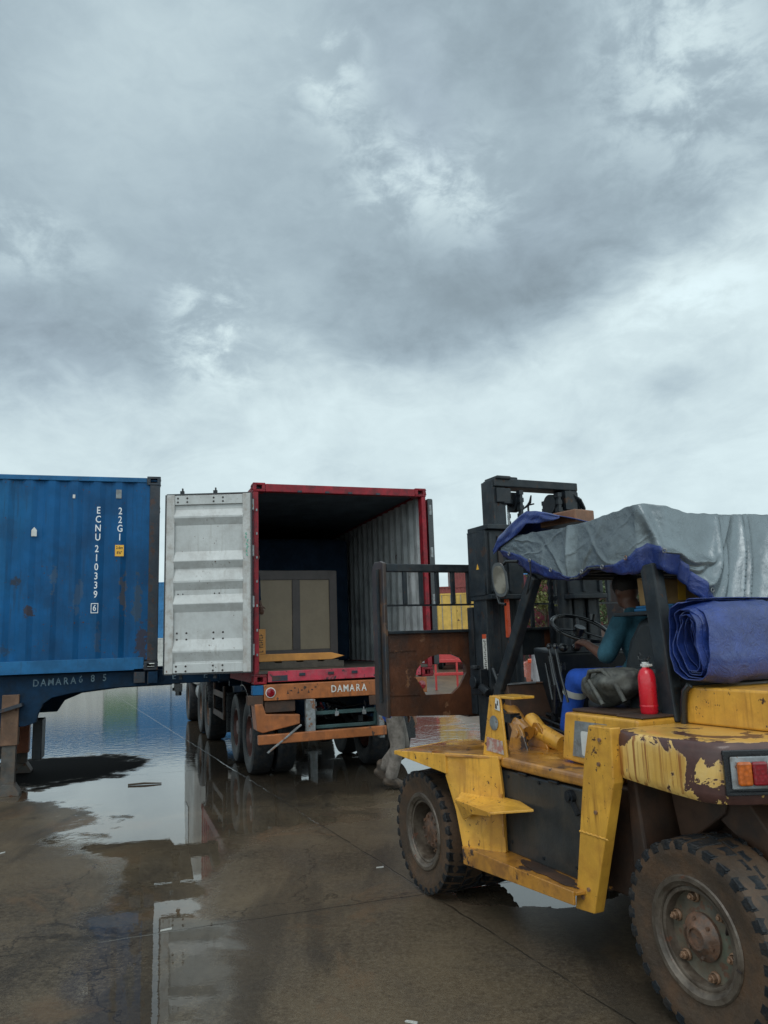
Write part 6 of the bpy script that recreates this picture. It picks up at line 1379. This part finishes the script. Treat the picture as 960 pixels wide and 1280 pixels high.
b_ = MB(); _ = ([(-.03 + .155 * math.cos(a), .20 * math.sin(a) * .98, .815) for a in (2 * math.pi * k / 28 for k in range(29))]); b_.bm.free()
b_ = MB(); b_.tube([(.19, .22, .96), (.28, .20, .93), (.30, .16, .90)], .02, 8); b_.box(.22, .34, .14, .24, .84, .90); b_.build('work_glove', 'pale_cloth', wk, bevel=.01) if False else b_.bm.free()

# person inside the red container, half hidden by the left post
p_ = inC(1.25, .17, FZ)
Js = dict(head=(.03, 0, 1.60), neck=(.01, 0, 1.46), chest=(.0, 0, 1.27), pelvis=(0, 0, .98), shL=(.0, .18, 1.39), shR=(.0, -.18, 1.39), elL=(.03, .25, 1.12), wrL=(.10, .24, .90), elR=(.03, -.25, 1.12), wrR=(.10, -.24, .90),
          hipL=(0, .10, .94), hipR=(0, -.10, .94), knL=(.03, .11, .52), knR=(.02, -.11, .52), anL=(0, .11, .12), anR=(-.02, -.11, .12), toeL=(.14, .12, .05), toeR=(.12, -.12, .05), hdL=(.2, 0, -1), hdR=(.2, 0, -1), huL=(0, 1, 0), huR=(0, -1, 0), curl=(.9, 0, 0))
person('worker in dark navy clothes standing inside the red container beside the cabinet', p_, R(0), Js, 'skin', 'navy_cloth', 'navy_cloth', 'boot', hat=('hair', False), sleeve=1.6, vox_cl=.011)
# person in white cap in the yard beyond the forklift
Jb = dict(Js); Jb.update(elL=(.0, .25, 1.12), wrL=(.06, .26, .88), elR=(0, -.25, 1.12), wrR=(.06, -.26, .88), hdL=(.1, 0, -1), hdR=(.1, 0, -1), huL=(0, 1, 0), huR=(0, -1, 0))
person('person in pale grey shirt and white cap standing in the yard beyond the forklift', (2.72, 14.0, -.16 + .16), R(200), Jb, 'skin', 'pale_cloth', 'pale_cloth', 'boot', hat=('white_plastic', True), sleeve=1.6, hem=.25, voxel=.014, vox_cl=.016)

# ------------------------------------------------------------------ background yard
def simple_container(label, cat, x, y, z, rz, mat, L_=6.058, group=None, txt=None):
    """far container: corner posts, rails, corrugated walls, doors with locking bars"""
    t = thing('shipping_container', label, 'container', (x, y, z), rz, group); W2, H2 = 2.438, 2.591
    b_ = MB()
    for (a, c_) in ((0, 0), (0, W2 - .14), (L_ - .14, 0), (L_ - .14, W2 - .14)): b_.box(a, a + .14, c_, c_ + .14, 0, H2)
    for a in (0, W2 - .07): b_.box(.14, L_ - .14, a, a + .07, .0, .15); b_.box(.14, L_ - .14, a, a + .07, H2 - .09, H2)
    for a in (0, L_ - .07): b_.box(a, a + .07, .14, W2 - .14, .0, .15); b_.box(a, a + .07, .14, W2 - .14, H2 - .1, H2)
    b_.build('frame', mat, t)
    for yy, sg in ((0, 1), (W2, -1)): corr_wall('side_wall', [mat], t, L_ - .28, .15, H2 - .09, lambda u, d_, zz, yy=yy, sg=sg: (u + .14, yy + sg * (.025 + d_), zz))
    corr_wall('end_wall', [mat], t, W2 - .28, .15, H2 - .1, lambda u, d_, zz: (L_ - .03 - d_, u + .14, zz))
    b_ = MB(); b_.box(.1, L_ - .1, .05, W2 - .05, H2 - .04, H2 - .02); b_.build('roof', mat, t)
    for k in (0, 1):
        b_ = MB(); y0 = .15 + k * 1.075; b_.box(.02, .05, y0, y0 + 1.06, .16, H2 - .11); d3 = b_.build('door', mat, t)
        b_ = MB(); b_.cyl((.0, y0 + .3, .1), (.0, y0 + .3, 2.5), .02, seg=8); b_.cyl((.0, y0 + .8, .1), (.0, y0 + .8, 2.5), .02, seg=8); b_.build('locking_bar', 'galv', d3)
    if txt:
        for s_, size, xx, zz in txt: text(s_, size, frame((1, 0, 0), (0, 0, 1), (xx, .018, zz)), 'white_paint', t, sx_=.9)
    return t
# three-high stack far behind the blue container
nm = {'bg_white': 'white', 'bg_blue': 'blue', 'bg_green': 'green'}
lvl = ['bottom', 'middle', 'top']
GS = 'containers stacked far behind the blue container'
for X0, L_, posn, cset in ((-38.5, 6.058, 'outermost left', ('bg_white', 'bg_white', 'bg_blue')), (-32.35, 6.058, 'second', ('bg_white', 'bg_white', 'bg_blue')), (-26.2, 3.0, 'narrow third', ('bg_white', 'bg_green', 'bg_blue')),
                           (-23.1, 3.0, 'narrow fourth', ('bg_white', 'bg_blue', 'bg_blue')), (-20.0, 6.058, 'rightmost', ('bg_white', 'bg_blue', 'bg_blue'))):
    for j, mt_ in enumerate(cset):
        simple_container('%s container, %s of the %s column in the far stack' % (nm[mt_], lvl[j], posn), None, X0, 72 + .12 * j, j * 2.60, R(1.5), mt_, group=GS, L_=L_)
# yellow container on a red flat trailer
yt = thing('flat_trailer', 'red framed flat trailer carrying the yellow container', 'trailer', (2.75, 44, 0), R(84))
b_ = MB(); b_.box(-.4, 7.5, -2.5, .05, 1.40, 1.66); b_.box(-.4, -.3, -2.5, .05, .5, 1.4); b_.build('bed', 'bg_pink', yt, bevel=.01)
for x in (1.0, 2.3, 6.2):
    for y, s_ in ((-.1, 1), (-2.35, -1)): truck_wheel(yt, x, y, s_)
simple_container('pale yellow container standing on the red flat trailer, seen through the backrest', None, 2.72 + 2.438 * math.sin(R(84)) * 1.0, 44 - 2.438 * math.cos(R(84)) * 1.0, 1.665, R(84), 'bg_yellow')
# rust red stacks behind it
G2 = 'rust red containers stacked at the back of the yard'
for j in range(2): simple_container('rust red container, %s of the two-high stack behind the yellow one' % ('lower one' if j == 0 else 'upper one'), None, .6, 52, j * 2.6, R(3), 'bg_red', group=G2, L_=6.058)
for j in range(3):
    simple_container('rust red container, %s of the tall stack left of the mast' % lvl[j], None, 5.9, 70, j * 2.6, R(2), 'bg_red', group=G2, L_=3.0)
    simple_container('%s container, %s of the tall stack behind the mast' % ('blue' if j > 0 else 'red', lvl[j]), None, 9.0, 70, j * 2.6, R(2), 'bg_blue' if j else 'bg_maroon', group='containers behind the mast')
# maroon stack seen through the cab, white letters on its side
for j in range(2):
    simple_container('maroon container with white letters, %s of the pair seen through the cab' % ('lower' if j == 0 else 'upper'), None, 7.2, 44, j * 2.6, R(-2), 'bg_maroon', group='maroon containers seen through the cab', txt=[('C', .62, 1.2, 1.95), ('X', .62, 1.2, 1.2)] if j == 0 else None)
# red steel railing frame left in the yard
rr_ = thing('steel_railing', 'low red steel railing frame standing in the yard beyond the backrest hole', 'railing', (1.55, 27, 0), R(-4))
b_ = MB()
for z in (.48, .92): b_.box(0, 2.1, -.05, .05, z, z + .10)
b_.build('rail', 'bg_pink', rr_, bevel=.01)
for x in (.02, .75, 1.3, 2.0):
    b_ = MB(); b_.box(x, x + .07, -.045, .045, 0, 1.05); b_.build('post', 'bg_pink', rr_, bevel=.01)
# pale block wall
wl = thing('block_wall', 'low pale concrete block wall beyond the forklift cab', 'wall', (5.6, 24, 0), R(-3))
b_ = MB()
for r_i in range(6):
    for k in range(14):
        x0 = k * .42 - (.21 if r_i % 2 else 0); b_.box(x0, x0 + .405, 0, .19, r_i * .2, r_i * .2 + .19)
b_.build('blocks', 'concrete_wall', wl, bevel=.006, seg=1)
rp_ = thing('plastic_crate', 'small red crate standing on the pale block wall', 'crate', (6.15, 24.08, 1.19), R(-3))
b_ = MB(); b_.box(0, .38, -.12, .12, 0, .02); b_.box(0, .02, -.12, .12, .02, .26); b_.box(.36, .38, -.12, .12, .02, .26); b_.box(.02, .36, -.12, -.10, .02, .26); b_.box(.02, .36, .10, .12, .02, .26); b_.build('crate_body', 'bg_red', rp_, bevel=.01)

# parked car, orange red, facing the camera
def car(label, x, y, rz, paint):
    t = thing('parked_car', label, 'car', (x, y, 0), rz)     # local: x forward
    b_ = MB(); secs = [(2.05, .35, .62, .66), (1.98, .30, .78, .74), (1.2, .28, .92, .82), (.75, .27, .98, .84), (-.2, .27, .98, .85), (-1.4, .28, 1.0, .84), (-1.95, .32, .96, .78), (-2.05, .4, .7, .72)]
    rs = []
    for xx, z0, z1, w_ in secs: rs.append([(xx, -w_ * .96, z0), (xx, w_ * .96, z0), (xx, w_, (z0 + z1) / 2), (xx, w_ * .93, z1), (xx, -w_ * .93, z1), (xx, -w_, (z0 + z1) / 2)])
    b_.rings(rs); b_.build('body', paint, t, smooth=50, bevel=.03)
    b_ = MB(); rs = []
    for xx, z1, w_ in ((.78, .98, .76), (.10, 1.42, .62), (-.9, 1.46, .62), (-1.75, 1.0, .74)): rs.append([(xx, -w_, z1), (xx, w_, z1), (xx, w_ + .1 if z1 > 1.2 else w_, .95), (xx, -w_ - .1 if z1 > 1.2 else -w_, .95)])
    b_.rings(rs); b_.build('window', 'glass_dark', t, smooth=50)
    b_ = MB(); b_.hexa([(.12, -.62, 1.43), (-.92, -.62, 1.47), (-.92, .62, 1.47), (.12, .62, 1.43), (.08, -.58, 1.47), (-.9, -.58, 1.505), (-.9, .58, 1.505), (.08, .58, 1.47)]); b_.build('roof', paint, t, bevel=.02)
    for s_ in (1, -1):
        b_ = MB(); b_.box(1.92, 2.03, min(s_ * .42, s_ * .68), max(s_ * .42, s_ * .68), .60, .72); b_.build('headlight', 'lens_clear', t, bevel=.02)
        b_ = MB(); b_.box(.5, .62, min(s_ * .86, s_ * 1.02), max(s_ * .86, s_ * 1.02), .96, 1.08); b_.build('wing_mirror', paint, t, bevel=.02)
    b_ = MB(); b_.box(2.0, 2.06, -.45, .45, .40, .56); b_.build('grille', 'black_plastic', t, bevel=.01)
    for xx in (1.3, -1.3):
        for s_ in (1, -1): truck_wheel(t, xx, s_ * .74, s_, r=.31, w_=.2, rim='galv')
    return t
car('orange red car parked in the yard beyond the forklift, seen under the raised carriage', 3.35, 23.5, R(255), 'car_orange')

# trees
def tree(label, x, y, h_, leafm, seed, group):
    random.seed(seed); t = thing('tree', label, 'tree', (x, y, 0), random.uniform(0, 6), group)
    b_ = MB(); tops = []
    b_.tube([(0, 0, 0), (.05, .02, h_ * .22), (.0, .08, h_ * .45), (.04, .0, h_ * .75)], [.16, .13, .09, .03], 8)
    for k in range(9):
        a = k * 2.4; z0 = h_ * random.uniform(.2, .55); ln = h_ * random.uniform(.2, .34); p1 = Vector((math.cos(a) * ln * .75, math.sin(a) * ln * .75, z0 + ln * .7)); b_.tube([(0.02, .03, z0), p1 * .5 + Vector((0, 0, z0 * .45)), p1], [.06, .04, .015], 6); tops.append(p1)
    b_.build('trunk', 'bark', t, smooth=60)
    tops += [Vector((random.uniform(-.5, .5), random.uniform(-.5, .5), h_ * random.uniform(.55, .88))) for _ in range(7)]
    tops += [Vector((random.uniform(-1, 1), random.uniform(-1, 1), h_ * random.uniform(.12, .4))) for _ in range(6)]
    b_ = MB()
    for c_ in tops:
        R_ = random.uniform(.45, .85)
        for q_i in range(170):
            v = Vector((random.gauss(0, 1), random.gauss(0, 1), random.gauss(0, .8))); v = v.normalized() * R_ * random.random() ** .45; p = c_ + v; s_ = random.uniform(.05, .10)
            n1 = Vector((random.gauss(0, 1), random.gauss(0, 1), random.gauss(0, 1))).normalized(); n2 = n1.orthogonal().normalized() * s_; n1 = n1 * s_ * .6
            b_.face([b_.bm.verts.new(p - n2), b_.bm.verts.new(p + n1), b_.bm.verts.new(p + n2), b_.bm.verts.new(p - n1)])
    b_.build('crown', leafm, t, recalc=False)
GT = 'trees beyond the yard seen through the cab'
for i, (x, y, h_, lm, dsc) in enumerate(((8.6, 42, 5.6, 'leaf', 'yellow-green tree beyond the yard, leftmost of the row seen through the cab'), (11.0, 39, 5.2, 'leaf2', 'dark green bushy tree just right of the dashboard column, beyond the yard'), (13.0, 40, 6.0, 'leaf', 'tall yellow-green tree beyond the steering wheel'),
                                    (14.8, 38, 5.4, 'leaf2', 'dark green tree in front of the driver, beyond the yard'), (17.0, 40, 6.2, 'leaf', 'yellow-green tree hidden mostly by the driver, beyond the yard'), (20.5, 39, 5.6, 'leaf2', 'dark green tree, rightmost of the row behind the forklift'))):
    tree(dsc, x, y, h_, lm, 40 + i, GT)

# small litter on the wet concrete
random.seed(31)
for (x, y, l_, a, dsc) in ((-1.48, 5.15, .07, .4, 'small white scrap on the wet concrete left of the bright puddle reflection'), (.02, 3.9, .06, -.5, 'small white scrap on the concrete nearest to the camera'), (-.15, 6.35, .06, .2, 'small white scrap near the slab joint left of the front wheel'), (-3.5, 7.1, .10, 1.0, 'thin pale stick on the wet concrete at the left')):
    o_ = thing('scrap', dsc, 'litter', (x, y, .001), a)
    b_ = MB(); b_.hexa([(0, 0, 0), (l_, .004, 0), (l_, .016, 0), (.004, .012, 0), (0, 0, .006), (l_, .004, .010), (l_, .016, .008), (.004, .012, .006)]); b_.build('piece', 'white_plastic', o_)
p_ = (-3.0, 12.0, .001)
stq = thing('stick', 'dark stick lying in the bright puddle left of the orange trailer', 'stick', (-3.42, 10.35, .002), R(8))
b_ = MB(); b_.tube([(0, 0, .01), (.2, .01, .016), (.42, .0, .008)], [.012, .014, .008], 6); b_.build('twig', 'bark', stq, smooth=60)

# ------------------------------------------------------------------ every repeated small piece becomes a mesh of its own
SPLIT = ('cam_keeper', 'leaf_spring', 'cross_member', 'bolt_hole', 'lashing_ring', 'floor_beam', 'deck_board', 'bearer', 'lamp', 'stiffener', 'carriage_upright', 'crosshead_lug', 'mast_crossmember',
         'rail', 'gauge', 'lever', 'valve', 'spoke', 'lift_chain', 'conspicuity_mark', 'mudguard', 'mud_flap', 'frame', 'arch_gusset', 'hydraulic_hose', 'seat_base', 'guard_roof', 'reflective_band', 'layer', 'leg_brace', 'side_guard', 'lamp_rack', 'weld_bead', 'locking_bar', 'carriage_beam', 'wheel_arch', 'cylinder_head')
def split_pieces(o_):
    me = o_.data; n_ = len(me.vertices); par = list(range(n_))
    def find(a):
        while par[a] != a: par[a] = par[par[a]]; a = par[a]
        return a
    for e in me.edges:
        a, c_ = find(e.vertices[0]), find(e.vertices[1])
        if a != c_: par[a] = c_
    gr = {}
    for i in range(n_): gr.setdefault(find(i), []).append(i)
    boxes = [[ids, Vector(map(min, *[me.vertices[i].co for i in ids])) if len(ids) > 1 else me.vertices[ids[0]].co.copy(), Vector(map(max, *[me.vertices[i].co for i in ids])) if len(ids) > 1 else me.vertices[ids[0]].co.copy()] for ids in gr.values()]
    merged = True
    while merged:
        merged = False
        for i in range(len(boxes)):
            for j in range(i + 1, len(boxes)):
                A, B_ = boxes[i], boxes[j]
                if all(A[1][k] <= B_[2][k] + .004 and B_[1][k] <= A[2][k] + .004 for k in range(3)):
                    boxes[i] = [A[0] + B_[0], Vector(map(min, A[1], B_[1])), Vector(map(max, A[2], B_[2]))]; boxes.pop(j); merged = True; break
            if merged: break
    if len(boxes) < 2 or len(boxes) > 40: return
    for k, (ids, _, _) in enumerate(boxes):
        bm = bmesh.new(); bm.from_mesh(me); bm.verts.ensure_lookup_table(); keep = set(ids)
        bmesh.ops.delete(bm, geom=[v for v in bm.verts if v.index not in keep], context='VERTS')
        m2 = bpy.data.meshes.new(me.name); bm.to_mesh(m2); bm.free()
        for mt__ in me.materials: m2.materials.append(mt__)
        c_ = o_.copy(); c_.data = m2; COL.objects.link(c_)
        if k == 0:
            for ch_ in list(o_.children): ch_.parent = c_
    bpy.data.objects.remove(o_)
for o_ in [o for o in COL.objects if o.type == 'MESH' and o.parent is not None and o.name.split('.')[0] in SPLIT]: split_pieces(o_)
